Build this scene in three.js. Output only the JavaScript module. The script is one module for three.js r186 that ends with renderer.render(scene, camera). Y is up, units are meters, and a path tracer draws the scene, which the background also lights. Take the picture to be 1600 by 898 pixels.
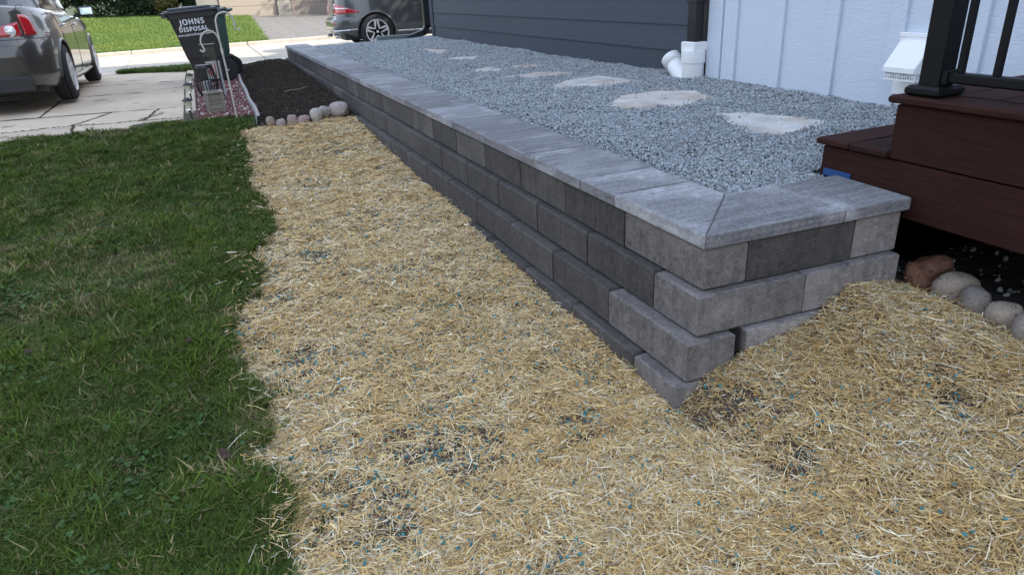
import * as THREE from 'three';
import { mergeGeometries, mergeVertices } from 'three/addons/utils/BufferGeometryUtils.js';
import { FontLoader } from 'three/addons/loaders/FontLoader.js';
import { TextGeometry } from 'three/addons/geometries/TextGeometry.js';
import { RoundedBoxGeometry } from 'three/addons/geometries/RoundedBoxGeometry.js';
import { Brush, Evaluator, SUBTRACTION } from 'three-bvh-csg';

// ------------------------------------------------------------------ camera, sky, sun, exposure
// y = 0 is the top of the wall's cap stones; x = 0 the outer edge of the long wall, z = 0 its near corner.
const scene = new THREE.Scene();
const camera = new THREE.PerspectiveCamera(45.45, 1024 / 574, 0.05, 900);
camera.rotation.order = 'YXZ';
camera.rotation.set(-0.4175, -0.391, -0.0555);
camera.position.set(-1.354, 0.765, 1.65);
camera.focus = 3.0; camera.userData.fStop = 7;
const sunDir = new THREE.Vector3(1, 0.86, 0.33).normalize();
{ // hazy summer sky: pale towards the horizon, soft blue overhead, brighter round the sun
  const W = 256, H = 128, d = new Float32Array(W * H * 4), v = new THREE.Vector3(), S = 1;
  for (let j = 0; j < H; j++) for (let i = 0; i < W; i++) {
    const th = ((i + 0.5) / W - 0.5) * 2 * Math.PI, el = ((j + 0.5) / H - 0.5) * Math.PI; v.set(Math.cos(el) * Math.cos(th), Math.sin(el), Math.cos(el) * Math.sin(th));
    const t = Math.pow(Math.max(0, v.y), 0.55), g = 0.9 * Math.pow(Math.max(0, v.dot(sunDir)), 6), k = (j * W + i) * 4;
    d[k] = S * (0.98 + (0.5 - 0.98) * t + g); d[k + 1] = S * (1.03 + (0.64 - 1.03) * t + g * 0.97); d[k + 2] = S * (1.1 + (0.9 - 1.1) * t + g * 0.9); d[k + 3] = 1;
  }
  const sky = new THREE.DataTexture(d, W, H, THREE.RGBAFormat, THREE.FloatType); sky.mapping = THREE.EquirectangularReflectionMapping; sky.magFilter = THREE.LinearFilter; sky.needsUpdate = true;
  scene.background = sky; scene.environment = sky;
}
const sun = new THREE.DirectionalLight(new THREE.Color(1, 0.93, 0.82), 4.4);
sun.position.copy(sunDir).multiplyScalar(60); sun.target.position.set(0, 0, -12);
sun.castShadow = true; sun.shadow.mapSize.set(4096, 4096);
Object.assign(sun.shadow.camera, { left: -45, right: 45, top: 45, bottom: -45, near: 1, far: 160 });
scene.add(sun, sun.target);
const renderer = new THREE.WebGLRenderer({ antialias: true });
renderer.toneMapping = THREE.LinearToneMapping;
renderer.toneMappingExposure = 2.1;
renderer.shadowMap.enabled = true;
renderer.setSize(1024, 574);

// ------------------------------------------------------------------ helpers
function rng(seed) { let a = seed >>> 0; return () => { a = (a + 0x6D2B79F5) | 0; let t = Math.imul(a ^ (a >>> 15), 1 | a); t = (t + Math.imul(t ^ (t >>> 7), 61 | t)) ^ t; return ((t ^ (t >>> 14)) >>> 0) / 4294967296; }; }
const hash = (x, y, s) => { let h = Math.imul(x, 374761393) ^ Math.imul(y, 668265263) ^ Math.imul(s, 2147483647 - 1013); h = Math.imul(h ^ (h >>> 13), 1274126177); return ((h ^ (h >>> 16)) >>> 0) / 4294967296; };
function vn(x, y, p, s) {                        // value noise, repeating every p cells
  const xi = Math.floor(x), yi = Math.floor(y), f = x - xi, g = y - yi, a = f * f * (3 - 2 * f), b = g * g * (3 - 2 * g), m = (v) => ((v % p) + p) % p;
  const h = (i, j) => hash(m(xi + i), m(yi + j), s);
  return (h(0, 0) * (1 - a) + h(1, 0) * a) * (1 - b) + (h(0, 1) * (1 - a) + h(1, 1) * a) * b;
}
function fbm(x, y, p, s, o = 4) { let v = 0, a = 0.5, t = 0; for (let i = 0; i < o; i++) { v += a * vn(x, y, p, s + i); t += a; x *= 2; y *= 2; p *= 2; a *= 0.5; } return v / t; }
const clamp = (v, a = 0, b = 1) => Math.min(b, Math.max(a, v)), lerp = (a, b, t) => a + (b - a) * t, sstep = (a, b, v) => { const t = clamp((v - a) / (b - a)); return t * t * (3 - 2 * t); };
const toS = (v) => Math.round(255 * (v <= 0.0031308 ? 12.92 * v : 1.055 * Math.pow(clamp(v), 1 / 2.4) - 0.055));
function tex(size, metres, f, colour = true) {   // f(u, v) in 0..1 -> linear rgb or a grey
  const d = new Uint8Array(size * size * 4);
  for (let j = 0; j < size; j++) for (let i = 0; i < size; i++) {
    let c = f(i / size, j / size); if (!Array.isArray(c)) c = [c, c, c]; const k = (j * size + i) * 4;
    for (let q = 0; q < 3; q++) d[k + q] = colour ? toS(c[q]) : Math.round(255 * clamp(c[q])); d[k + 3] = 255;
  }
  const t = new THREE.DataTexture(d, size, size); t.wrapS = t.wrapT = THREE.RepeatWrapping; t.magFilter = THREE.LinearFilter; t.minFilter = THREE.LinearMipmapLinearFilter; t.generateMipmaps = true;
  if (colour) t.colorSpace = THREE.SRGBColorSpace; t.repeat.set(1 / metres, 1 / metres); t.needsUpdate = true; return t;
}
const C = (r, g, b) => new THREE.Color().setRGB(r, g, b);
const mat = (c, rough = 0.9, o = {}) => new THREE.MeshStandardMaterial({ color: Array.isArray(c) ? C(...c) : c, roughness: rough, ...o });
const gloss = (c, rough, o = {}) => new THREE.MeshPhysicalMaterial({ color: C(...c), roughness: rough, ...o });
function boxUV(g, ox = 0, oy = 0) {              // uv in metres from the way each face points
  if (g.index) g = g.toNonIndexed(); const p = g.attributes.position, uv = new Float32Array(p.count * 2), a = new THREE.Vector3(), b = new THREE.Vector3(), c = new THREE.Vector3();
  for (let i = 0; i < p.count; i += 3) {
    a.fromBufferAttribute(p, i); b.fromBufferAttribute(p, i + 1).sub(a); c.fromBufferAttribute(p, i + 2).sub(a); b.cross(c);
    const nx = Math.abs(b.x), ny = Math.abs(b.y), nz = Math.abs(b.z);
    for (let k = 0; k < 3; k++) { a.fromBufferAttribute(p, i + k); const q = ny >= nx && ny >= nz ? [a.x, a.z] : nx >= nz ? [a.z, a.y] : [a.x, a.y]; uv[(i + k) * 2] = q[0] + ox; uv[(i + k) * 2 + 1] = q[1] + oy; }
  }
  g.setAttribute('uv', new THREE.BufferAttribute(uv, 2)); return g;
}
function prism(pts, y0, y1, bevel = 0.006, ox = 0, oy = 0) {   // polygon in x, z raised from y0 to y1, edges chamfered
  const s = new THREE.Shape(pts.map(([x, z]) => new THREE.Vector2(x, -z)));
  const g = new THREE.ExtrudeGeometry(s, { depth: y1 - y0 - 2 * bevel, bevelEnabled: bevel > 0, bevelSize: bevel, bevelThickness: bevel, bevelOffset: -bevel, bevelSegments: 1, steps: 1 });
  g.rotateX(-Math.PI / 2); g.translate(0, y0 + bevel, 0); return boxUV(g, ox, oy);
}
const rect = (x0, x1, z0, z1) => [[x0, z0], [x1, z0], [x1, z1], [x0, z1]];
const box = (x0, x1, y0, y1, z0, z1, bevel = 0.003, ox = 0, oy = 0) => prism(rect(x0, x1, z0, z1), y0, y1, bevel, ox, oy);
function tube(pts, r, seg = 24, rad = 8, closed = false) { return new THREE.TubeGeometry(new THREE.CatmullRomCurve3(pts.map((p) => new THREE.Vector3(...p)), closed, 'centripetal'), seg, r, rad, closed); }
const clean = (g) => { g = g.index ? g.toNonIndexed() : g; for (const k of Object.keys(g.attributes)) if (!['position', 'normal', 'uv'].includes(k)) g.deleteAttribute(k); return g; };
const join = (...gs) => mergeGeometries(gs.flat().map(clean));
const names = new Map();
function numbered(n) { const k = names.get(n) || 0; names.set(n, k + 1); return k ? `${n}_${String(k).padStart(3, '0')}` : n; }
function part(name, g, m, parent) { const o = new THREE.Mesh(g, m); o.name = name; o.castShadow = o.receiveShadow = true; parent.add(o); return o; }
function thing(name, label, category, group, pos = [0, 0, 0], turn = 0) { const o = new THREE.Group(); o.name = numbered(name); o.position.set(...pos); o.rotation.y = turn; o.userData = { label, category }; if (group) o.userData.group = group; scene.add(o); return o; }
function single(name, g, m, label, category, group) { const o = part(numbered(name), g, m, scene); o.userData = { label, category }; if (group) o.userData.group = group; return o; }
function structure(name, g, m) { const o = part(numbered(name), g, m, scene); o.userData = { kind: 'structure' }; return o; }
function stuff(name, g, m, n, place, label, category, parent = scene) { // InstancedMesh of what nobody could count; place(i, object, colour) sets each
  const im = new THREE.InstancedMesh(g, m, n), o = new THREE.Object3D(), c = new THREE.Color(); let k = 0;
  for (let i = 0; i < n; i++) { o.position.set(0, 0, 0); o.rotation.set(0, 0, 0); o.scale.setScalar(1); c.setRGB(1, 1, 1); if (place(i, o, c) === false) continue; o.updateMatrix(); im.setMatrixAt(k, o.matrix); im.setColorAt(k, c); k++; }
  im.count = k; im.castShadow = im.receiveShadow = true; im.name = numbered(name); im.userData = { kind: 'stuff', label, category }; parent.add(im); return im;
}
const poly = (t, x) => { for (let i = 1; i < t.length; i++) if (x <= t[i][0] || i === t.length - 1) { const [a, b] = [t[i - 1], t[i]]; return lerp(a[1], b[1], clamp((x - a[0]) / (b[0] - a[0]))); } };
const inPoly = (pts, x, z) => { let c = false; for (let i = 0, j = pts.length - 1; i < pts.length; j = i++) if ((pts[i][1] > z) !== (pts[j][1] > z) && x < (pts[j][0] - pts[i][0]) * (z - pts[i][1]) / (pts[j][1] - pts[i][1]) + pts[i][0]) c = !c; return c; };

// ------------------------------------------------------------------ lie of the land
const alongWall = [[-260, 1.5], [-60, 0.5], [-31, 0.0], [-21, -0.42], [-20.4, -0.52], [-13.6, -0.52], [-13.3, -0.44], [-11.4, -0.38], [-8.5, -0.34], [-7.3, -0.34], [-6, -0.335], [-5.4, -0.365], [-4.4, -0.43], [-3.4, -0.49], [-2.1, -0.515], [-1.2, -0.545], [0, -0.595], [2, -0.68], [8, -0.72], [120, -0.8]];
const riseReturn = [[-1, 0], [-0.1, 0], [0.0, 0.1], [0.14, 0.15], [0.36, 0.2], [0.55, 0.275], [0.63, 0.3], [0.75, 0.285], [0.9, 0.255], [1.5, 0.25]];
function landBase(x, z) {
  let y = poly(alongWall, z);
  if (z < -20.5) y += -0.03 * (clamp(x, -12, 12) - 1) * sstep(-21, -30, z);
  if (z > -0.3 && x > -0.12) y += lerp(poly(riseReturn, x), 0.24 * sstep(-1.1, 1.1, x), sstep(0.05, 0.85, z)) * (z > 0.9 ? Math.exp(-(z - 0.9) * 0.6) : 1) * sstep(-0.3, -0.1, z);
  else if (z > 0 && x <= -0.12) y += 0.24 * sstep(-1.1, 1.1, x) * sstep(0.05, 0.85, z) * (z > 0.9 ? Math.exp(-(z - 0.9) * 0.6) : 1);
  return y;
}
const slabY = (x, z) => poly([[-13.3, -0.385], [-11.4, -0.35], [-8.5, -0.3], [-7, -0.295], [-5.8, -0.305]], z) - 0.024 * (x + 2.85);
const strawLeft = [[-5.54, -1.15], [-4.93, -1.11], [-4.37, -1.12], [-3.89, -1.13], [-3.49, -1.19], [-3.12, -1.12], [-2.62, -1.11], [-2.28, -1.17], [-2.08, -1.28], [-1.77, -1.23], [-1.51, -1.34], [-1.26, -1.41], [-1.04, -1.44], [-0.8, -1.38], [-0.65, -1.35], [-0.41, -1.36], [-0.32, -1.47], [-0.17, -1.36], [-0.03, -1.33], [0.06, -1.37], [0.21, -1.39], [2, -1.42]];
const edgeX = (z) => poly(strawLeft, z) + (fbm(z * 9 + 50, 3.3, 999, 5, 3) - 0.5) * 0.09 - 0.035;
function land(x, z) {
  let y = landBase(x, z);
  if (z > -6.2 && z < 3 && x > -6) { y += (fbm(x * 2.5 + 40, z * 2.5 + 40, 999, 11, 3) - 0.5) * 0.035; if (x > edgeX(z)) y += (fbm(x * 14 + 90, z * 14 + 90, 999, 12, 3) - 0.5) * 0.022; else y += 0.012; }
  return y;
}
// ------------------------------------------------------------------ textures
const T = {};
T.block = tex(1024, 1.3, (u, v) => { const b = fbm(u * 5, v * 5, 5, 1, 4), s = vn(u * 420, v * 420, 420, 7), f = fbm(u * 60, v * 60, 60, 9, 3), e = sstep(0.56, 0.78, fbm(u * 9, v * 9, 9, 21, 4)), st = vn(u * 70, v * 3, 210, 31); const k = 0.44 + 0.3 * (b - 0.5) + 0.2 * (s - 0.5) + 0.24 * (f - 0.5) + 0.12 * (vn(u * 150, v * 150, 150, 13) - 0.5) - 0.12 * sstep(0.8, 0.92, vn(u * 190, v * 190, 190, 17)) + 0.12 * e + 0.12 * (st - 0.5); return [k * 1.0, k * 0.985, k * 1.005]; });
T.blockBump = tex(512, 0.35, (u, v) => 0.5 + 0.35 * (vn(u * 170, v * 170, 170, 3) - 0.5) + 0.5 * (fbm(u * 40, v * 40, 40, 4, 3) - 0.5), false);
T.cap = tex(1024, 1.3, (u, v) => { const b = fbm(u * 6, v * 6, 6, 101, 4), s = vn(u * 460, v * 460, 460, 107), st = fbm(u * 8, v * 120, 120, 111, 2), e = sstep(0.55, 0.75, fbm(u * 8, v * 16, 16, 121, 4)); const k = 0.52 + 0.3 * (b - 0.5) + 0.14 * (s - 0.5) + 0.16 * (vn(u * 150, v * 150, 150, 113) - 0.5) + 0.34 * (st - 0.5) + 0.2 * e; return [k, k, k * 1.02]; });
T.capChalk = tex(1024, 1.3, (u, v) => { const b = fbm(u * 6, v * 6, 6, 141, 4), s = vn(u * 460, v * 460, 460, 147), e = sstep(0.45, 0.7, fbm(u * 6, v * 6, 6, 151, 6)) * fbm(u * 50, v * 50, 50, 153, 3); const k = 0.42 + 0.18 * (b - 0.5) + 0.18 * (s - 0.5) + 0.2 * (vn(u * 150, v * 150, 150, 155) - 0.5) + 0.26 * (fbm(u * 8, v * 120, 120, 157, 2) - 0.5) + 0.5 * e; return [k, k, k * 1.02]; });
T.concrete = tex(1024, 2.2, (u, v) => { const k = 0.72 + 0.3 * (fbm(u * 5, v * 5, 5, 41, 5) - 0.5) + 0.14 * (vn(u * 400, v * 400, 400, 47) - 0.5) + 0.12 * (fbm(u * 60, v * 60, 60, 44, 2) - 0.5) - 0.3 * sstep(0.68, 0.8, fbm(u * 11, v * 11, 11, 49, 3)); return [k, k * 0.96, k * 0.9]; });
T.soil = tex(512, 0.5, (u, v) => { const k = 0.55 + 0.6 * (fbm(u * 12, v * 12, 12, 51, 5) - 0.5) + 0.25 * (vn(u * 130, v * 130, 130, 57) - 0.5); return [k, k, k]; });
T.soilBump = tex(512, 0.5, (u, v) => fbm(u * 20, v * 20, 20, 52, 5), false);
T.grain = tex(1024, 1.0, (u, v) => 0.5 + 0.9 * (fbm(u * 14 + 2 * fbm(u * 4, v * 8, 8, 66, 2), v * 130, 130, 61, 3) - 0.5), false);
T.stucco = tex(1024, 0.8, (u, v) => 0.5 + 0.8 * (fbm(u * 40, v * 110, 110, 71, 3) - 0.5) + 0.3 * (fbm(u * 16, v * 30, 30, 74, 2) - 0.5), false);
T.deckGrain = tex(512, 0.6, (u, v) => { const k = 0.7 + 0.5 * (fbm(u * 6, v * 150, 150, 81, 3) - 0.5) + 0.2 * (fbm(u * 5, v * 5, 5, 84, 3) - 0.5); return [k, k, k]; });
T.deckBump = tex(512, 0.6, (u, v) => fbm(u * 6, v * 150, 150, 81, 3), false);
T.asphalt = tex(512, 1.2, (u, v) => { const k = 0.6 + 0.5 * (vn(u * 160, v * 160, 160, 91) - 0.5) + 0.3 * (fbm(u * 6, v * 6, 6, 94, 4) - 0.5); return [k, k * 0.98, k * 0.95]; });
T.flag = tex(512, 0.6, (u, v) => { const b = fbm(u * 6, v * 6, 6, 131, 4), k = 0.78 + 0.5 * (b - 0.5) + 0.18 * (vn(u * 120, v * 120, 120, 133) - 0.5), w = sstep(0.5, 0.72, fbm(u * 4, v * 4, 4, 137, 4)); return [k, k * lerp(0.98, 0.9, w), k * lerp(0.96, 0.8, w)]; });
T.rock = tex(512, 0.3, (u, v) => { const k = 0.7 + 0.45 * (fbm(u * 7, v * 7, 7, 161, 5) - 0.5) + 0.3 * (vn(u * 110, v * 110, 110, 163) - 0.5) - 0.35 * sstep(0.72, 0.8, fbm(u * 26, v * 26, 26, 166, 2)); return [k, k, k]; });
const blockM = [[0.138, 0.125, 0.116], [0.165, 0.15, 0.14], [0.215, 0.196, 0.183], [0.5, 0.46, 0.435], [0.35, 0.322, 0.302]].map((c) => mat(c, 0.95, { map: T.block, bumpMap: T.blockBump, bumpScale: 0.0028 }));  // last two lighter: stronger light on return and corner put into their colour
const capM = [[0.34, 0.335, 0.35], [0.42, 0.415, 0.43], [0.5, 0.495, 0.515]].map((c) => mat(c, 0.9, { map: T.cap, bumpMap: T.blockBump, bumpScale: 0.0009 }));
const chalkM = mat([0.46, 0.455, 0.47], 0.92, { map: T.capChalk, bumpMap: T.blockBump, bumpScale: 0.0009 });
const concreteM = mat([0.62, 0.56, 0.49], 0.93, { map: T.concrete, bumpMap: T.blockBump, bumpScale: 0.001 });
const rockTone = (c, r = 0.8) => mat(c, r, { map: T.rock, bumpMap: T.blockBump, bumpScale: 0.0035 });

// ------------------------------------------------------------------ ground
function axis(spec) { const a = []; for (const [from, to, step] of spec) for (let v = from; v < to - 1e-6; v += step) a.push(v); a.push(spec.at(-1)[1]); return a; }
function sheet(xs, zs, yf, cf) {
  const n = xs.length, m = zs.length, pos = new Float32Array(n * m * 3), uv = new Float32Array(n * m * 2), col = cf && new Float32Array(n * m * 3), idx = [];
  for (let j = 0; j < m; j++) for (let i = 0; i < n; i++) { const k = j * n + i; pos.set([xs[i], yf(xs[i], zs[j]), zs[j]], k * 3); uv.set([xs[i], zs[j]], k * 2); if (cf) col.set(cf(xs[i], zs[j]), k * 3); if (i && j) idx.push(k - n - 1, k - 1, k, k - n - 1, k, k - n); }
  const g = new THREE.BufferGeometry(); g.setAttribute('position', new THREE.BufferAttribute(pos, 3)); g.setAttribute('uv', new THREE.BufferAttribute(uv, 2)); if (cf) g.setAttribute('color', new THREE.BufferAttribute(col, 3)); g.setIndex(idx); g.computeVertexNormals(); return g;
}
{
  const xs = axis([[-260, -60, 40], [-60, -12, 4], [-12, -4.2, 0.4], [-4.2, 1.5, 0.025], [1.5, 3, 0.1], [3, 12, 1], [12, 60, 6], [60, 260, 40]]);
  const zs = axis([[-260, -60, 25], [-60, -32, 2], [-32, -14, 0.5], [-14, -6, 0.1], [-6, 1.8, 0.025], [1.8, 4, 0.2], [4, 20, 1], [20, 140, 20]]);
  const colour = (x, z) => {
    if (z < -13 || z > 4) return [0.05, 0.065, 0.02];
    const e = sstep(-0.03, 0.03, x - edgeX(z)), soil = [0.085, 0.06, 0.043], thatch = [0.045, 0.042, 0.022];
    if (z < -5.35) return [0.06, 0.055, 0.03];
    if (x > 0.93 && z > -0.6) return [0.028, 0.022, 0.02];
    return soil.map((c, i) => lerp(thatch[i], c, e));
  };
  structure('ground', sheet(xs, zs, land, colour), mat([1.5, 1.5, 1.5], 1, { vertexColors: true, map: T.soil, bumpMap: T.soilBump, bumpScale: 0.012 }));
}
console.log('ground');

// ------------------------------------------------------------------ retaining wall
const ANG = 0.06, E = [Math.cos(ANG), Math.sin(ANG)], N = [Math.sin(ANG), -Math.cos(ANG)];   // direction of the short return, and inward from its face
const onReturn = (s, o) => [E[0] * s + N[0] * o, E[1] * s + N[1] * o];
const cornerAt = (o, f = o) => onReturn((o - N[0] * f) / E[0], f);
const wall = thing('retaining_wall', 'long grey concrete block retaining wall with cap stones holding back the gravel', 'wall');
{
  const r = rng(7), H = 0.1524, CH = 0.05, CD = 0.355, L = 0.488, g = 0.0045, DEP = 0.26, END = -11.0;
  const pick = () => blockM[[0, 0, 1, 0, 1, 1, 2][Math.floor(r() * 7)]];
  const firsts = [-0.49, -0.239, -0.47, -0.222];
  for (let k = 0; k < 4; k++) {
    const o = [0.012, -0.022, -0.072, -0.112][k], f = [0.012, -0.018, -0.04, -0.045][k], y1 = -CH - k * H - 0.0015, y0 = -CH - (k + 1) * H + 0.0015, far = END - [0, 0.07, 0.14, 0.2][k];
    // the long side, beyond the corner block
    let z = firsts[k] - (k === 0 ? 0 : 0);
    while (z > far + 0.05) {
      const z1 = Math.max(far, z - L), j = (r() - 0.5) * 0.005, yy = (r() - 0.5) * 0.002;
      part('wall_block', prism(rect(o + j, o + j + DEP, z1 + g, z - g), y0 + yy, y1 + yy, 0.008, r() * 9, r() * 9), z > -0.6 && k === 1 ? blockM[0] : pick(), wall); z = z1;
    }
    // corner block, then the return
    const c = cornerAt(o, f), w = [0.165, 0.43, 0.19, 0.3][k], a = onReturn(c[0] / E[0] + w, f), d = k % 2 ? 0.235 : DEP;
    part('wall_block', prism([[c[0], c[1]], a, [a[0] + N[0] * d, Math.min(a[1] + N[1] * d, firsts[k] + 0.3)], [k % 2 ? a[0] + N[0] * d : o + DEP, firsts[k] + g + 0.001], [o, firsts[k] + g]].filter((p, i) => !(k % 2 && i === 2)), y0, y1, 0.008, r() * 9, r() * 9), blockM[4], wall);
    const cuts = [[0.165, 0.615, 0.826], [0.43, 0.856], [0.232, 0.68, 0.92], [0.3, 0.78]][k];
    for (let q = 0; q + 1 < cuts.length; q++) {
      const s0 = c[0] / E[0] + cuts[q] + g, s1 = c[0] / E[0] + cuts[q + 1] - g;
      part('wall_block', prism([onReturn(s0, f + 0.001 * q), onReturn(s1, f + 0.001 * q), onReturn(s1, f + DEP), onReturn(s0, f + DEP)], y0, y1, 0.006, r() * 9, r() * 9), k === 0 ? blockM[q ? 3 : 1] : blockM[3], wall);  // return faces lighter by colour, for the light they catch
    }
    if (k === 2) {  // black drainage mesh in the open joint
      const m = mat([0.012, 0.012, 0.012], 0.7), gs = [], s = c[0] / E[0] + 0.211, p = onReturn(s, f + 0.018), b = new THREE.BoxGeometry(0.034, H - 0.006, 0.01).translate(0, 0, -0.02); gs.push(b);
      for (let i = 0; i < 3; i++) gs.push(new THREE.BoxGeometry(0.0025, H - 0.006, 0.006).translate(-0.009 + i * 0.009, 0, 0));
      for (let i = 0; i < 16; i++) gs.push(new THREE.BoxGeometry(0.024, 0.0025, 0.006).translate(0, -0.07 + i * 0.0093, 0));
      part('drain_mesh', join(gs).rotateY(-ANG).translate(p[0], (y0 + y1) / 2, p[1]), m, wall);
    }
  }
  // caps along the wall
  const cuts = [0, -0.55, -0.824, -1.375, -1.928, -2.475, -3.023]; while (cuts.at(-1) > END + 0.35) cuts.push(cuts.at(-1) - 0.535); cuts[cuts.length - 1] = END;
  const ci = cornerAt(CD), tones = [9, 9, 1, 0, 0, 2, 0, 1, 1, 2, 1, 0, 1, 2, 1, 2, 1, 1, 2, 1, 2, 1];
  for (let i = 0; i + 1 < cuts.length; i++) {
    const a = cuts[i] - 0.0035, b = cuts[i + 1] + 0.0035, j = (r() - 0.5) * 0.006, yy = (r() - 0.5) * 0.003;
    const p = i ? [[j, a], [CD + j, a], [CD + j, b], [j, b]] : [[0, -0.001], [ci[0] - 0.001, ci[1] - 0.002], [ci[0], b], [0, b]];
    part('cap_stone', prism(p, -CH + 0.001, yy, 0.005, r() * 9, r() * 9), tones[i] === 9 ? chalkM : capM[tones[i] ?? 1], wall);
  }
  const t1 = 0.566, t2 = 0.857;
  part('cap_stone', prism([onReturn(0.002, 0.001), onReturn(t1 - 0.005, 0), onReturn(t1 - 0.005, CD), [ci[0] + 0.002, ci[1]]], -CH + 0.001, 0.001, 0.005, 3.3, 1.7), chalkM, wall);
  part('cap_stone', prism([onReturn(t1, 0), onReturn(t2, 0), onReturn(t2, CD), onReturn(t1, CD)], -CH + 0.001, 0, 0.005, 5.1, 2.2), chalkM, wall);
}
console.log('wall');

// ------------------------------------------------------------------ gravel bed behind the wall, stepping stones
const gravelY = (x, z) => { let y = -0.022 + (fbm(x * 3 + 20, z * 3 + 60, 999, 201, 3) - 0.5) * 0.03 + 0.03 * sstep(1.9, 2.3, x) * fbm(z * 2 + 40, 1, 999, 205, 2) + (fbm(x * 12 + 20, z * 12 + 60, 999, 202, 2) - 0.5) * 0.012; if (x < 0.45) y -= 0.006; if (z < -10.4) y -= 0.28 * sstep(-10.4, -11.6, z); return y; };
const stonePolys = [
  [[1.43, -1.74], [1.59, -1.66], [1.7, -1.38], [1.75, -1.14], [1.35, -1.05], [1.22, -1.2]],
  [[1.08, -2.42], [1.32, -2.66], [1.65, -2.71], [1.87, -2.51], [1.77, -2.17], [1.5, -2.04], [1.13, -2.21]],
  [[1.15, -3.42], [1.43, -3.7], [1.81, -3.77], [1.9, -3.22], [1.6, -3.17]],
  [[1.13, -4.36], [1.58, -4.46], [1.82, -4.13], [1.42, -4.05]],
  [[1.12, -5.16], [1.37, -5.26], [1.44, -4.88], [1.17, -4.9]],
  [[1.48, -5.15], [1.8, -5.1], [1.78, -4.85], [1.6, -4.8]],
  [[1.25, -6.4], [1.5, -6.56], [1.74, -6.4], [1.55, -6.1]],
  [[1.35, -7.9], [1.55, -8.1], [1.75, -7.6], [1.5, -7.18]]];
const stoneWords = ['pale kite shaped flagstone set in gravel beside the brown step', 'broad rounded tan flagstone in gravel with a chipped corner by white drain pipe', 'five sided pale flagstone between the broad tan one and the smaller flags', 'long narrow flagstone with a reddish half, set in the gravel', 'small squarish flagstone beside the dark siding, next to a thin flag', 'small thin flagstone tucked between two gravel-ringed flags near dark siding', 'reddish flagstone half covered by gravel midway along the dark wall', 'buff flagstone in the gravel near the far downspout'];
const flagM = [[0.68, 0.66, 0.645], [0.67, 0.63, 0.6], [0.69, 0.67, 0.655], [0.67, 0.61, 0.58]].map((c) => mat(c, 0.9, { map: T.flag, bumpMap: T.blockBump, bumpScale: 0.002 }));
{
  structure('gravel_bed', sheet(axis([[0.2, 2.4, 0.04]]), axis([[-11.9, -0.1, 0.05]]), (x, z) => gravelY(x, z) - 0.012), mat([0.17, 0.19, 0.21], 1, { map: T.soil, bumpMap: T.soilBump, bumpScale: 0.01 }));
  stonePolys.forEach((p, i) => {
    const r = rng(300 + i), pts = []; let y = 0; p.forEach(([x, z], q) => { const n = p[(q + 1) % p.length]; for (let k = 0; k < 4; k++) { const t = k / 4; pts.push([lerp(x, n[0], t) + (r() - 0.5) * 0.03, lerp(z, n[1], t) + (r() - 0.5) * 0.03]); } y += gravelY(x, z) / p.length; });
    single('stepping_stone', prism(pts, y - 0.04, y + 0.008, 0.004, r() * 5, r() * 5), flagM[i % 4], stoneWords[i], 'flagstone', 'flagstones in the gravel path');
  });
}
function pebble(seed, detail = 0, sx = 1, sy = 0.7, sz = 1, amp = 0.3) {
  let g = mergeVertices(new THREE.IcosahedronGeometry(1, detail).deleteAttribute('normal').deleteAttribute('uv')); const p = g.attributes.position, r = rng(seed);
  for (let i = 0; i < p.count; i++) { const k = 1 + (r() - 0.5) * amp; p.setXYZ(i, p.getX(i) * k * sx, p.getY(i) * k * sy, p.getZ(i) * k * sz); }
  g = g.toNonIndexed(); g.computeVertexNormals(); return g;
}
{
  const m = mat([1, 1, 1], 0.9), r = rng(55);
  for (let v = 0; v < 3; v++) stuff('gravel', pebble(60 + v, 0, 1, 0.75, 0.72 + 0.1 * v, 0.55), m, 62000, (i, o, c) => {
    const t = Math.pow(r(), 1.55), z = -0.25 - t * 11.2, x = 0.33 + r() * 2.03; if (x > 0.87 && z > -0.45) return false;
    if (x < 0.362 - 0.02 * r() || (z > -0.42 && z > -0.34 + 0.06 * x)) return false;
    let s = lerp(0.0055, 0.0115, t) * (0.55 + 0.75 * r() + 0.25 * r() * r()), y = gravelY(x, z) + (r() - 0.45) * 0.012;
    for (const p of stonePolys) if (inPoly(p, x + (r() - 0.5) * 0.05, z + (r() - 0.5) * 0.06) && r() > 0.003) return false; else if (inPoly(p, x, z)) y = Math.max(y, gravelY(x, z) + 0.012);
    o.position.set(x, y, z); o.rotation.set(r() * 6.3, r() * 6.3, r() * 6.3); o.scale.setScalar(s);
    const k = 0.2 + 0.28 * r(), w = r(); c.setRGB(k * (w < 0.12 ? 1.08 : 0.9), k * (w < 0.12 ? 1.05 : 0.98), k * (w < 0.12 ? 1.0 : 1.05)); if (r() < 0.006) c.setRGB(0.55, 0.55, 0.52);
  }, 'blue grey crushed stone gravel filling the bed behind the wall', 'gravel');
}
console.log('gravel');

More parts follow.
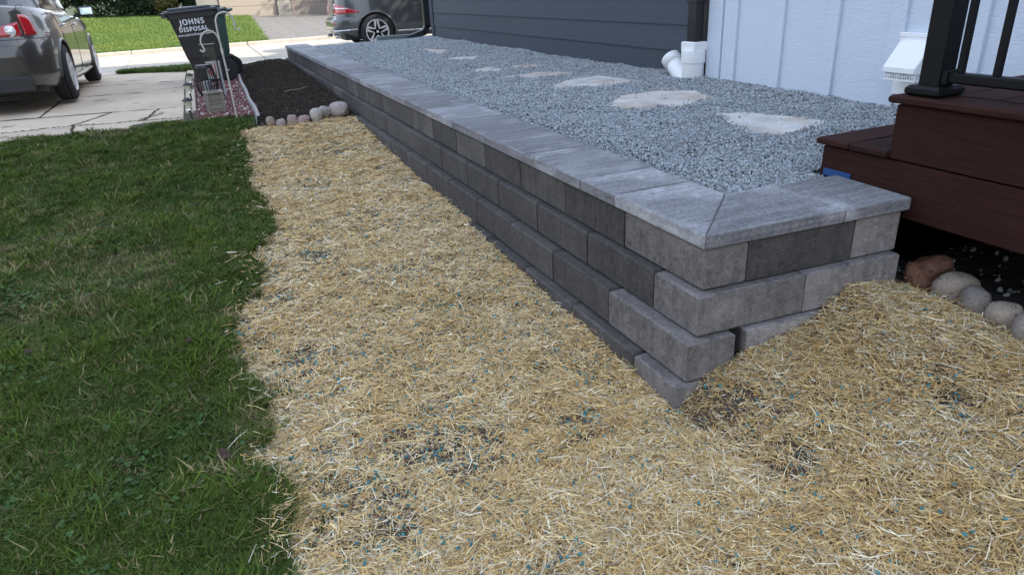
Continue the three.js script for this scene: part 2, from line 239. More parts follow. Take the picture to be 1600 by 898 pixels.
// ------------------------------------------------------------------ house on the right
const HX = 2.36, WX = 2.33, HZ0 = -10.25, HZM = -2.97, HZ1 = 4.6;
{
  const h = thing('house', 'two storey house with dark lap siding and white board and batten siding', 'house');
  const wallM = mat([0.05, 0.055, 0.065], 0.9), darkM = [0, 1, 2].map((i) => mat([[0.04, 0.052, 0.072], [0.043, 0.055, 0.076], [0.037, 0.049, 0.069]][i], 0.7, { bumpMap: T.grain, bumpScale: 0.0022 })), whiteM = mat([0.58, 0.64, 0.735], 0.6, { bumpMap: T.stucco, bumpScale: 0.0022 });
  part('wall', box(HX + 0.03, 10.5, -0.7, 6.2, HZ0 + 0.02, HZ1, 0), wallM, h);
  const r = rng(21), trim = mat([0.012, 0.012, 0.013], 0.45);
  for (let k = 0; k < 30; k++) {                           // lap boards, each tilted so that its foot stands proud
    const y0 = -0.041 + k * 0.208, joints = k < 4 ? [[HZ0 + 0.1, HZ0 + 1.4 + r() * 1.2], [0, 0]] : [[HZ0 + 0.1, HZM - 0.16]];
    let cuts = k < 5 ? [HZ0 + 0.1, [-8.4, -6.9, -5.6, -7.6, -6.2][k], HZM - 0.16] : [HZ0 + 0.1, HZM - 0.16];
    for (let q = 0; q + 1 < cuts.length; q++) {
      const len = cuts[q + 1] - cuts[q] - 0.003, g = boxUV(new THREE.BoxGeometry(0.011, 0.235, len).rotateZ(-0.058), r() * 5, r() * 5).translate(HX + 0.012, y0 + 0.1175, (cuts[q] + cuts[q + 1]) / 2);
      part('siding_board', g, darkM[Math.floor(r() * 3)], h);
    }
  }
  part('corner_board', box(HX - 0.012, HX + 0.09, -0.2, 6.2, HZ0 - 0.02, HZ0 + 0.095, 0.003), darkM[0], h);
  part('corner_board', box(HX - 0.006, HX + 0.05, -0.2, 6.2, HZM - 0.15, HZM + 0.02, 0.003), trim, h);
  // white panels with battens
  part('corner_board', box(WX - 0.022, WX + 0.05, -0.045, 6.2, -2.95, -2.79, 0.003), whiteM, h);
  const bs = [-2.7, -2.215, -1.755, -1.29]; while (bs.at(-1) < HZ1 - 0.6) bs.push(bs.at(-1) + 0.465);
  let z0 = -2.79; for (const b of bs) {
    part('siding_panel', box(WX, WX + 0.04, -0.05 + 0.01 * Math.sin(b * 7), 6.2, z0 + 0.001, b - 0.0005, 0.001, b * 3, b), whiteM, h); z0 = b;
    const w = b === -2.7 ? 0.07 : 0.048; part('batten', box(WX - 0.02, WX - 0.001, -0.045, 6.2, b - w, b + w, 0.003, b, b * 2), whiteM, h);
  }
  part('foundation', box(WX + 0.02, WX + 0.06, -0.7, -0.02, HZ0 + 0.1, HZ1 - 0.1, 0), mat([0.3, 0.3, 0.3], 0.95), h);
  const roof = new THREE.Shape([[1.85, 6.1], [6.4, 8.6], [10.95, 6.1], [10.95, 6.3], [6.4, 8.82], [1.85, 6.3]].map((p) => new THREE.Vector2(...p)));
  part('roof', boxUV(new THREE.ExtrudeGeometry(roof, { depth: HZ1 - HZ0 + 0.6, bevelEnabled: false }).translate(0, 0, HZ0 - 0.2)), mat([0.06, 0.055, 0.05], 0.95), h);
}
{ // black downspout between the two sidings, standing in a white drain fitting
  const m = mat([0.01, 0.009, 0.009], 0.35), d = single('downspout', join(box(2.215, 2.29, 0.2, 6.1, -3.085, -2.985, 0.008), box(2.205, 2.3, 0.55, 0.58, -3.095, -2.975, 0.004)), m, 'black rectangular downspout standing in the white drain fitting', 'downspout');
  const w = gloss([0.8, 0.81, 0.82], 0.35), t = thing('drain_fitting', 'white plastic wye drain pipe under the black downspout', 'drain pipe', null, [2.25, 0, -3.035]);
  const lathe = (pts, n = 28) => new THREE.LatheGeometry(pts.map((p) => new THREE.Vector2(...p)), n);
  part('pipe', lathe([[0.0, -0.12], [0.088, -0.12], [0.088, 0.108], [0.097, 0.112], [0.097, 0.2], [0.092, 0.206], [0.0, 0.206]]), w, t);
  part('adapter', box(-0.06, 0.06, 0.2, 0.268, -0.085, 0.085, 0.006), w, t);
  const arm = new THREE.Group(); const br = part('branch', lathe([[0.0, 0.0], [0.072, 0.0], [0.072, 0.3], [0.0, 0.3]]), w, t); br.position.set(-0.03, -0.07, -0.01); br.rotation.set(-0.9, 0, 0);
  const cap = part('plug', lathe([[0.0, 0.0], [0.081, 0.0], [0.081, 0.07], [0.077, 0.076], [0.03, 0.076], [0.03, 0.09], [0, 0.09]]), w, br); cap.position.y = 0.25;
}
{ // far downspout at the house corner, turned out over the gravel
  const m = gloss([0.02, 0.022, 0.026], 0.3);
  const prof = (a, b, w) => { const A = new THREE.Vector3(...a), B = new THREE.Vector3(...b), d = B.clone().sub(A), g = new RoundedBoxGeometry(w, d.length() + 0.04, 0.08, 2, 0.012); g.applyQuaternion(new THREE.Quaternion().setFromUnitVectors(new THREE.Vector3(0, 1, 0), d.normalize())); return g.translate(...A.clone().add(B).multiplyScalar(0.5).toArray()); };
  const t = thing('downspout', 'dark downspout at the far house corner bending out onto the gravel', 'downspout');
  part('pipe', prof([2.355, 6, -10.5], [2.345, 0.15, -10.5], 0.11), m, t);
  part('elbow', join(prof([2.345, 0.16, -10.5], [2.28, 0.06, -10.5], 0.1), prof([2.28, 0.06, -10.5], [1.96, -0.03, -10.5], 0.1)), m, t);
  part('extension', prof([2.0, 0.0, -10.5], [1.46, 0.005, -10.5], 0.1), mat([0.13, 0.17, 0.17], 0.5), t);
}
{ // dryer vent on the white siding
  const w = gloss([0.83, 0.84, 0.86], 0.4), t = thing('dryer_vent', 'white louvred dryer vent hood on the white siding behind the railing', 'vent', null, [WX, 0, -1.13]);
  part('mounting_block', join(box(-0.03, -0.002, 0.06, 0.392, -0.115, 0.14, 0.004), box(-0.036, -0.002, 0.375, 0.398, -0.118, 0.143, 0.003)), w, t);
  const s = new THREE.Shape([[0, 0.345], [-0.03, 0.348], [-0.13, 0.225], [-0.13, 0.205], [-0.12, 0.2], [0, 0.2]].map((p) => new THREE.Vector2(...p)));
  part('hood', boxUV(new THREE.ExtrudeGeometry(s, { depth: 0.19, bevelEnabled: true, bevelSize: 0.006, bevelThickness: 0.006, bevelSegments: 2 }).translate(-0.03, 0, -0.085)), w, t);
  const gs = []; for (let i = 0; i < 13; i++) gs.push(box(-0.148, -0.142, 0.165, 0.205, -0.083 + i * 0.0155, -0.077 + i * 0.0155, 0)); for (let i = 0; i < 8; i++) gs.push(box(-0.145 + i * 0.016, -0.139 + i * 0.016, 0.165, 0.2, 0.098, 0.104, 0), box(-0.145 + i * 0.016, -0.139 + i * 0.016, 0.165, 0.2, -0.086, -0.08, 0)); gs.push(box(-0.15, -0.03, 0.157, 0.165, -0.088, 0.106, 0), box(-0.15, -0.144, 0.18, 0.184, -0.088, 0.106, 0));
  part('grille', join(gs), w, t);
  part('duct', box(-0.02, -0.003, 0.0, 0.06, -0.09, 0.09, 0.004), w, t);
}
// ------------------------------------------------------------------ brown deck and steps
const deckM = [[0.046, 0.0175, 0.0135], [0.053, 0.0205, 0.0155], [0.041, 0.016, 0.0125]].map((c) => gloss(c, 0.8, { specularIntensity: 0.25, map: T.deckGrain, bumpMap: T.deckBump, bumpScale: 0.0008 }));
{
  const t = thing('deck_steps', 'reddish brown composite deck with a step down to the gravel', 'deck');
  const D1 = 2.3, Z1 = 3.2;
  part('fascia', box(0.88, 0.905, -0.094, 0.103, -0.385, Z1, 0.003, 1, 2), deckM[0], t);
  part('fascia', box(0.88, 0.905, 0.109, 0.302, -0.085, Z1, 0.003, 3, 1), deckM[0], t);
  part('riser', box(0.906, D1, -0.094, 0.103, -0.385, -0.36, 0.003), deckM[1], t);
  part('riser', box(0.906, D1, 0.136, 0.302, -0.085, -0.06, 0.003), deckM[1], t);
  part('tread', box(0.862, D1, 0.109, 0.135, -0.41, -0.256, 0.006, 2, 5), deckM[1], t);
  part('tread', box(0.862, D1, 0.109, 0.135, -0.25, -0.086, 0.006, 4, 6), deckM[2], t);
  part('edge_board', box(0.856, 0.995, 0.308, 0.334, -0.108, Z1, 0.006, 1, 4), deckM[1], t);
  const r = rng(9); for (let i = 0, z = -0.108; z < Z1 - 0.1; i++, z += 0.145) part('deck_board', box(1.001, D1, 0.308, 0.334, z, z + 0.139, 0.004, r() * 5, r() * 5), deckM[i % 3], t);
  for (const z of [0.9, 2.4]) part('support_post', box(1.3, 1.39, -0.6, 0.1, z, z + 0.09, 0.003), deckM[2], t);
  single('painters_tape', box(0.872, 0.879, -0.012, 0.016, -0.365, -0.235, 0.001), mat([0.006, 0.055, 0.19], 0.6), 'bright blue tape strip along the foot of the brown step', 'tape');
  const b = gloss([0.006, 0.006, 0.007], 0.5, { specularIntensity: 0.35 }), R = thing('railing', 'black metal deck railing with square post and balusters', 'railing');
  part('post', box(0.912, 0.985, 0.335, 1.32, -0.045, 0.028, 0.006), b, R);
  const pb = part('post_base', prism(rect(0.884, 1.013, -0.073, 0.056), 0.335, 0.37, 0.01), b, R);
  part('post_cap', box(0.902, 0.995, 1.32, 1.35, -0.055, 0.038, 0.01), b, R);
  part('bottom_rail', box(0.925, 0.972, 0.382, 0.416, 0.029, 2.2, 0.006), b, R);
  part('bracket', box(0.918, 0.979, 0.376, 0.424, 0.0285, 0.05, 0.004), b, R);
  part('top_rail', box(0.915, 0.98, 1.23, 1.27, 0.029, 2.2, 0.008), b, R);
  for (let i = 0; i < 17; i++) part('baluster', box(0.939, 0.958, 0.415, 1.231, 0.064 + i * 0.12, 0.083 + i * 0.12, 0.003), b, R);
  part('post', box(0.912, 0.985, 0.335, 1.32, 2.2, 2.273, 0.006), b, R);
}
console.log('house, deck');
// ------------------------------------------------------------------ straw over the seeded soil
const soilSpots = [[-0.02, 0.12, 0.12], [-0.87, -0.63, 0.16], [-0.84, -0.33, 0.12], [-0.85, -0.1, 0.17], [-1.2, 0.02, 0.2], [-1.1, -0.1, 0.16], [-0.43, -0.38, 0.05], [-0.04, 0.49, 0.06], [-1.17, -0.85, 0.12], [-1.08, -0.55, 0.12], [-1.22, -0.29, 0.14], [-0.47, -0.01, 0.1], [-1.25, -1.48, 0.1], [0.6, 0.78, 0.15], [-1.0, -1.9, 0.1], [-0.6, -2.4, 0.1], [-0.8, -3.3, 0.14], [-0.4, -4.2, 0.12], [0.45, 0.62, 0.08]];
const bare = (x, z) => { let b = 0; for (const [a, c, r] of soilSpots) { const d = Math.hypot(x - a, z - c) / r; if (d < 1.6) b = Math.max(b, 1 - sstep(0.35, 1.6, d)); } return clamp(b * sstep(0.22, 0.5, fbm(x * 11 + 8, z * 11 + 4, 999, 303, 3)) + 2.4 * (fbm(x * 4 + 30, z * 4 + 70, 999, 301, 3) - 0.6)); };
const returnZ = (x) => E[1] / E[0] * x + (x < 0.5 ? 0.048 : 0.028);          // foot of the short return
const strawHere = (x, z) => { if (z < -5.28 + 0.05 * Math.sin(x * 9)) return false; if (x < edgeX(z)) return false; if (z < returnZ(x) - 0.005 && x > (z > -2 ? -0.115 : -0.076)) return false; if (x > 0.875 + 0.01 * Math.sin(z * 20) && z < 1.0) return false; return true; };
{
  const r = rng(404), NS = 380000, pos = new Float32Array(NS * 18), col = new Float32Array(NS * 18), ix = new Uint32Array(NS * 12), o = new THREE.Object3D(), v = new THREE.Vector3(); let n = 0;
  for (let i = 0; i < NS; i++) {
    // more of them where the ground is nearer
    const front = r() < 0.42, t = front ? 0 : Math.pow(r(), 1.3), z = front ? lerp(1.1, -0.05, r()) : -t * 5.35, x = front ? lerp(-1.5, 1.0, r()) : lerp(-1.5, 0, r());
    const loose = r() < 0.07; if (!strawHere(x, z) && !(loose && x > edgeX(z) - 0.6 * r() * r() * r() && x < edgeX(z) && z > -5.3)) continue;
    const bz = bare(x, z); if (r() < bz * 0.76) continue;
    const long = r(), chaff = r() < 0.3, len = (chaff ? 0.008 + 0.014 * r() : 0.02 + 0.055 * long * long + (r() < 0.05 ? 0.07 * r() : 0)) * lerp(1, 1.25, t), w = (chaff ? 0.0007 + 0.0009 * r() : 0.0006 + 0.0014 * r() * r()) * lerp(1, 1.9, t);
    const clump = fbm(x * 9 + 60, z * 9 + 33, 999, 315, 2);
    o.position.set(x, land(x, z) + 0.002 + r() * (0.008 + 0.02 * clump) * (1 - bz) + (loose ? 0.028 * r() : 0), z);
    const turn = (fbm(x * 6 + 10, z * 6 + 10, 999, 310, 2) - 0.5) * 7 + (r() - 0.5) * 3.6;
    o.rotation.set((r() - 0.5) * 1.2, turn, (r() - 0.5) * (r() < 0.1 ? 1.0 : 0.4), 'YZX'); o.updateMatrix();
    const q = r(), k = 0.72 + 0.58 * r(), warm = sstep(0.4, 0.65, fbm(x * 3 + 5, z * 3 + 9, 999, 320, 3)); let c = [0.72, 0.55, 0.28];
    if (q < 0.2 - 0.12 * warm) c = [0.8, 0.72, 0.54]; else if (q > 0.9) c = [0.34, 0.22, 0.12]; else if (q > 0.55 - 0.15 * warm) c = [0.58, 0.375, 0.14];
    const bend = (r() - 0.5) * 0.16 * len, kink = r() < 0.15 ? (r() - 0.5) * 0.5 * len : (r() - 0.5) * 0.06 * len;
    [[-0.5, 0, 0, 1], [0, bend, kink, 1], [0.5, 0, 0, 0.5]].forEach(([a, y, zz, ww], q2) => { for (const s2 of [-1, 1]) { v.set(a * len, y, zz + s2 * w * ww).applyMatrix4(o.matrix); const at = (n * 6 + q2 * 2 + (s2 > 0 ? 1 : 0)) * 3; pos.set([v.x, v.y, v.z], at); col.set([c[0] * k, c[1] * k, c[2] * k], at); } });
    const f = n * 6; ix.set([f, f + 1, f + 3, f, f + 3, f + 2, f + 2, f + 3, f + 5, f + 2, f + 5, f + 4], n * 12); n++;
  }
  const g = new THREE.BufferGeometry(); g.setAttribute('position', new THREE.BufferAttribute(pos.slice(0, n * 18), 3)); g.setAttribute('color', new THREE.BufferAttribute(col.slice(0, n * 18), 3)); g.setIndex(new THREE.BufferAttribute(ix.slice(0, n * 12), 1)); g.computeVertexNormals();
  const st = part('straw', g, mat([1, 1, 1], 0.72, { side: THREE.DoubleSide, vertexColors: true }), scene); st.userData = { kind: 'stuff', label: 'chopped golden straw mulch spread over the seeded soil', category: 'straw' }; console.log('straws ' + n);
  stuff('seed_pellet', pebble(81, 0, 1, 0.6, 0.7, 0.6), mat([1, 1, 1], 0.85), 10000, (i, o, c) => {
    const t = Math.pow(r(), 1.2), z = 1.1 - t * 6, x = z > 0 ? lerp(-1.5, 1.4, r()) : lerp(-1.5, 0, r()); if (!strawHere(x, z)) return false;
    const b = bare(x, z), cl = sstep(0.5, 0.7, fbm(x * 3.5 + 3, z * 3.5 + 8, 999, 330, 2)); if (r() > 0.26 + 1.2 * b + 0.45 * cl) return false;
    o.position.set(x, land(x, z) + 0.005 + 0.022 * r() * (1 - b), z); o.rotation.set(r() * 6, r() * 6, r() * 6); o.scale.setScalar(0.0035 + 0.0045 * r());
    const k = 0.6 + 0.7 * r(); c.setRGB(0.05 * k, 0.2 * k, 0.225 * k);
  }, 'teal seed mulch pellets scattered among the straw', 'seed pellets');
  stuff('soil_clod', pebble(83, 1, 1, 0.7, 0.85, 0.35), mat([1, 1, 1], 1), 9000, (i, o, c) => {
    const t = Math.pow(r(), 1.2), z = 1.1 - t * 6, x = z > 0 ? lerp(-1.5, 1.4, r()) : lerp(-1.5, 0, r()); if (!strawHere(x, z)) return false;
    const b = bare(x, z); if (r() > 0.06 + b) return false;
    o.position.set(x, land(x, z) + 0.003, z); o.rotation.set(r() * 6, r() * 6, r() * 6); o.scale.setScalar(0.003 + 0.009 * r() * r() * r() + 0.002 * r());
    const k = 0.7 + 0.6 * r(); c.setRGB(0.11 * k, 0.08 * k, 0.058 * k);
  }, 'crumbs of brown soil showing between the straw', 'soil');
}
console.log('straw');
// ------------------------------------------------------------------ lawn
function tuft(seed, blades, spread, lean) {
  const r = rng(seed), p = [], ix = []; let k = 0;
  for (let b = 0; b < blades; b++) {
    const a = r() * 6.283, x = (r() - 0.5) * spread, z = (r() - 0.5) * spread, h = 0.55 + 0.45 * r(), l = lean * (0.3 + r()), w = 0.026 + 0.03 * r(), ca = Math.cos(a), sa = Math.sin(a);
    for (let i = 0; i <= 2; i++) { const t = i / 2, y = h * t * (1 - 0.22 * l * t), d = l * h * t * t, ww = w * (1 - 0.35 * t); if (i < 2) { p.push(x + ca * d - sa * ww, y, z + sa * d + ca * ww, x + ca * d + sa * ww, y, z + sa * d - ca * ww); } else p.push(x + ca * d, y, z + sa * d); }
    ix.push(k, k + 1, k + 3, k, k + 3, k + 2, k + 2, k + 3, k + 4); k += 5;
  }
  const g = new THREE.BufferGeometry(); g.setAttribute('position', new THREE.Float32BufferAttribute(p, 3)); g.setIndex(ix); g.computeVertexNormals(); return g;
}
const grassM = new THREE.MeshPhysicalMaterial({ color: C(1, 1, 1), roughness: 0.75, side: THREE.DoubleSide, specularIntensity: 0.4 });
const lawnEnd = (x) => x < -1.66 ? -5.93 + 0.05 * Math.sin(x * 11) : -5.86;
{
  const r = rng(515);
  for (let v = 0; v < 4; v++) stuff('lawn_grass', tuft(90 + v, 10, 0.7, [0.7, 1.0, 1.3, 0.5][v]), grassM, 36000, (i, o, c) => {
    const t = Math.pow(r(), 1.25), z = 1.2 - t * 7.2, e = z < -5.3 ? -1.02 : edgeX(z), wide = lerp(1.3, 2.9, t), x = e - 0.01 - wide * r() * (0.35 + 0.65 * r()) + (r() < 0.035 ? 0.16 * r() : 0); if (z < lawnEnd(x) + 0.05 * r() || z > 1.1) return false;
    const n = fbm(x * 5 + 11, z * 5 + 17, 999, 401, 3), dry = sstep(0.5, 0.72, fbm(x * 2.2 + 4, z * 2.2 + 9, 999, 405, 3)); if (r() < dry * 0.5) return false;
    o.position.set(x, land(x, z) - 0.004, z); o.rotation.set((r() - 0.5) * 0.5, r() * 6.3, (r() - 0.5) * 0.5); const s = (0.02 + 0.024 * n + 0.01 * r()) * (r() < 0.04 ? 1.5 : 1) * lerp(0.95, 1.15, t); o.scale.set(s * 1.3, s, s * 1.3);
    const k = 0.55 + 0.9 * r(), q = r(); if (q < 0.1 + 0.32 * dry) c.setRGB(0.22 * k, 0.185 * k, 0.09 * k); else c.setRGB(lerp(0.036, 0.088, n) * k, lerp(0.076, 0.13, n) * k, 0.014 * k);
  }, 'short mown green lawn beside the straw', 'grass');
  // clover and broad leaved weeds low in the sward
  const leaf = []; for (let i = 0; i < 3; i++) { const g = new THREE.CircleGeometry(0.5, 7).translate(0.52, 0, 0).rotateX(-Math.PI / 2).rotateZ(0.18).rotateY(i * 2.094); leaf.push(g); }
  const lg = join(leaf); stuff('lawn_clover', lg, grassM, 15000, (i, o, c) => {
    const z = 1.0 - Math.pow(r(), 1.1) * 4.2, e = edgeX(z), x = e - 0.02 - 2.4 * Math.pow(r(), 0.8), n = fbm(x * 3 + 31, z * 3 + 7, 999, 421, 3); if (r() > sstep(0.42, 0.68, n)) return false;
    o.position.set(x, land(x, z) + 0.012 + 0.018 * r(), z); o.rotation.set((r() - 0.5) * 0.9, r() * 6.3, (r() - 0.5) * 0.9); o.scale.setScalar(0.007 + 0.007 * r()); const k = 0.7 + 0.6 * r(); c.setRGB(0.05 * k, 0.095 * k, 0.03 * k);
  }, 'clover leaves growing among the mown grass', 'clover');
  // fallen dead leaves
  for (const [x, z, s, w] of [[-1.54, -0.34, 0.03, 'curled brown dead leaf lying on the lawn beside the straw edge'], [-2.22, -1.36, 0.02, 'small dark red dead leaf lying out on the open lawn'], [-1.63, -1.15, 0.016, 'tiny russet dead leaf on the grass, a hand away from the straw']]) {
    const g = sheet(axis([[-1, 1, 0.125]]), axis([[-0.6, 0.6, 0.15]]), () => 0), gp = g.attributes.position; for (let i = 0; i < gp.count; i++) { const a = gp.getX(i), b = gp.getZ(i) * Math.sqrt(Math.max(0, 1 - a * a)) * (1 + 0.35 * Math.sin(a * 11)); gp.setXYZ(i, a, 0.3 * a * a + 0.7 * b * b + 0.08 * Math.sin(a * 7 + b * 5), b); } g.computeVertexNormals(); const o = single('dead_leaf', g, mat([0.05, 0.022, 0.016], 0.8, { side: THREE.DoubleSide }), w, 'leaf', 'dead leaves on the lawn'); o.position.set(x, land(x, z) + 0.04, z); o.scale.setScalar(s); o.rotation.set(0.3, x * 9, 0.2);
  }
}
console.log('lawn');
// ------------------------------------------------------------------ river rocks
function boulder(seed, sx, sy, sz, amp) {
  const g = mergeVertices(new THREE.IcosahedronGeometry(1, 4).deleteAttribute('normal').deleteAttribute('uv')); const p = g.attributes.position, r = rng(seed), o = [r() * 50, r() * 50, r() * 50];
  for (let i = 0; i < p.count; i++) { const x = p.getX(i), y = p.getY(i), z = p.getZ(i); const k = 1 + amp * (fbm(x * 1.3 + o[0], y * 1.3 + z * 0.9 + o[1], 999, seed, 2) - 0.5) * 2 + 0.03 * (fbm(x * 6 + o[2], y * 6 + z * 5 + o[1], 999, seed + 3, 2) - 0.5); const q = Math.pow(Math.abs(x) ** 2.5 + Math.abs(y) ** 2.5 + Math.abs(z) ** 2.5, -1 / 2.5); p.setXYZ(i, x * k * q * sx, y * k * q * sy, z * k * q * sz); }
  g.computeVertexNormals(); const n = g.attributes.normal.clone(); const f = boxUV(g.clone(), seed * 0.37, seed * 0.21); return f;
}
[[0.955, 0.105, 0.08, 0.075, 0.07, [0.2, 0.085, 0.05], 0.28, 'rusty red brown rock against the wall end under the deck'], [0.935, 0.225, 0.06, 0.062, 0.085, [0.36, 0.29, 0.23], 0.12, 'tan oval river rock beside the rusty red rock'], [0.905, 0.32, 0.055, 0.058, 0.06, [0.28, 0.24, 0.21], 0.12, 'grey river rock between the tan rock and the peach speckled rock'], [0.91, 0.42, 0.06, 0.055, 0.062, [0.42, 0.34, 0.27], 0.12, 'peach coloured river rock with dark specks under the deck edge'], [0.895, 0.515, 0.055, 0.06, 0.055, [0.36, 0.31, 0.26], 0.1, 'pale grey river rock beyond the peach speckled one'], [0.9, 0.63, 0.06, 0.055, 0.06, [0.36, 0.31, 0.26], 0.1, 'brown river rock farthest along the row from the wall']].forEach(([x, z, sx, sy, sz, c, a, w], i) => { const o = single('river_rock', boulder(500 + i, sx * 0.92, sy * 0.9, sz * 0.92, a * 1.7), rockTone(c.map((v) => v * 0.95)), w, 'rock', 'river rocks under the deck edge'); o.position.set(x, land(x, z) + sy * 0.62, z); o.rotation.y = i * 1.3; });
[[-0.86, -5.33, 0.05, 0.085, [0.4, 0.3, 0.24], 'brown upright stone at the garden edging end of the rock row'], [-0.77, -5.3, 0.055, 0.06, [0.38, 0.32, 0.29], 'low grey brown stone between two taller brown stones'], [-0.665, -5.28, 0.052, 0.085, [0.42, 0.31, 0.28], 'pinkish egg shaped stone in the row edging the dark mulch'], [-0.56, -5.26, 0.068, 0.065, [0.44, 0.31, 0.28], 'wide pink stone beside the pale stone, edging the dark mulch'], [-0.44, -5.25, 0.065, 0.09, [0.55, 0.5, 0.45], 'pale cream pointed stone in the middle of the rock row'], [-0.335, -5.36, 0.062, 0.075, [0.45, 0.4, 0.38], 'low flat grey stone beside the big speckled stone'], [-0.19, -5.37, 0.105, 0.1, [0.44, 0.37, 0.35], 'big speckled grey stone touching the block wall']].forEach(([x, z, sx, sy, c, w], i) => { const o = single('edging_stone', boulder(540 + i, sx * 0.92, sy * 0.74, sx * 0.8, 0.26), rockTone(c.map((v) => v * 1.0)), w, 'rock', 'stones edging the dark mulch bed'); o.position.set(x, land(x, z) + sy * 0.42 + (x > -0.5 ? 0.03 : 0), z); });
{ // soil and pale stone chips under the deck
  const r = rng(77); stuff('stone_chip', pebble(87, 0, 1, 0.6, 0.8, 0.6), mat([1, 1, 1], 0.9), 260, (i, o, c) => { const near = i < 40, x = near ? 0.89 + 0.1 * r() : 0.95 + 0.7 * r(), z = near ? -0.12 + 0.13 * r() : -0.1 + 1.2 * r(); o.position.set(x, land(x, z) + 0.005, z); o.rotation.set(r() * 6, r() * 6, 0); o.scale.setScalar(0.004 + 0.016 * r() * r()); const k = 0.1 + 0.3 * r(); c.setRGB(k, k, k * 0.98); }, 'pale stone chips on the dark soil under the deck', 'stone chips');
}
// ------------------------------------------------------------------ dark mulch bed, red stone bed, edging
const mulchY = (x, z) => lerp(-0.335, poly([[-12.2, -0.33], [-11.2, -0.23], [-10, -0.215], [-7.3, -0.25], [-5.75, -0.315], [-5.35, -0.345]], z), sstep(-0.95, -0.25, x)) + (fbm(x * 9 + 30, z * 9 + 50, 999, 601, 3) - 0.5) * 0.05;
const edgingX = (z) => poly([[-9.95, -0.87], [-8.59, -0.9], [-6.36, -0.94], [-5.42, -0.955]], z);
{
  structure('mulch_bed', sheet(axis([[-0.96, 0.1, 0.025]]), axis([[-12.1, -5.3, 0.03]]), mulchY), mat([0.024, 0.016, 0.012], 1, { bumpMap: T.soilBump, bumpScale: 0.02 }));
  const r = rng(610); stuff('bark_mulch', pebble(91, 0, 1, 0.35, 0.4, 0.7), mat([1, 1, 1], 1), 26000, (i, o, c) => { const t = Math.pow(r(), 1.3), z = -5.38 - 6.7 * t, x = lerp(edgingX(z) + 0.03, -0.06, r()); o.position.set(x, mulchY(x, z) + 0.004, z); o.rotation.set((r() - 0.5) * 1.4, r() * 6.3, (r() - 0.5) * 1.4); o.scale.setScalar(0.007 + 0.016 * r() * r()); const k = 0.012 + 0.022 * r(); c.setRGB(k * 1.45, k, k * 0.7); if (r() < 0.004) c.setRGB(0.25, 0.2, 0.16); }, 'near black shredded bark mulch beside the block wall', 'mulch');
  single('twig', tube([[-0.55, -0.235, -6.75], [-0.5, -0.22, -6.72], [-0.4, -0.215, -6.7], [-0.3, -0.2, -6.72]], 0.003, 12, 5), mat([0.3, 0.22, 0.15], 0.9), 'thin pale twig lying on the dark mulch', 'twig');
  structure('stone_bed', sheet(axis([[-1.52, -0.88, 0.03]]), axis([[-10.2, -5.84, 0.05]]), (x, z) => -0.33 + 0.015 * Math.sin(x * 9) * Math.sin(z * 5)), mat([0.14, 0.07, 0.065], 1, { map: T.soil }));
  stuff('red_stone', pebble(93, 0, 1, 0.7, 0.8, 0.5), mat([1, 1, 1], 0.85), 7000, (i, o, c) => { const t = Math.pow(r(), 1.2), z = -5.84 - 4.1 * t, x = lerp(-1.47, edgingX(z) - 0.02, r()); o.position.set(x, -0.325 + 0.02 * r(), z); o.rotation.set(r() * 6, r() * 6, 0); o.scale.setScalar(0.008 + 0.013 * r()); const k = 0.5 + 0.8 * r(), q = r(); if (q < 0.62) c.setRGB(0.15 * k, 0.05 * k, 0.05 * k); else if (q < 0.88) c.setRGB(0.22 * k, 0.12 * k, 0.12 * k); else c.setRGB(0.6 * k, 0.52 * k, 0.5 * k); }, 'reddish landscape stones around the planter and lanterns', 'stones');
  // plastic edging strip, lifted at its far end
  const g = sheet(axis([[0, 1, 0.5]]), axis([[0, 1, 0.03]]), () => 0), p = g.attributes.position;
  for (let i = 0; i < p.count; i++) { const u = p.getX(i), t = p.getZ(i), z = lerp(-5.38, -9.6, t); p.setXYZ(i, edgingX(z) + 0.03 * (u - 0.5) + 0.006 * Math.sin(t * 14), -0.262 - 0.012 * (u - 0.5) ** 2 + 0.01 * Math.sin(t * 9), z); }
  const g2 = g.clone(); const p2 = g2.attributes.position; for (let i = 0; i < p2.count; i++) if (true) { const u = Math.round(g.attributes.uv.getX(i) * 2) / 2; p2.setXYZ(i, p.getX(i) + (0.5 - u) * 0.04 - 0.02, p.getY(i) - 0.1 * u, p.getZ(i)); }
  g.computeVertexNormals(); g2.computeVertexNormals();
  single('garden_edging', join(g, g2), mat([0.27, 0.255, 0.245], 0.7, { side: THREE.DoubleSide }), 'grey plastic edging strip between red stones and dark mulch', 'edging');
}
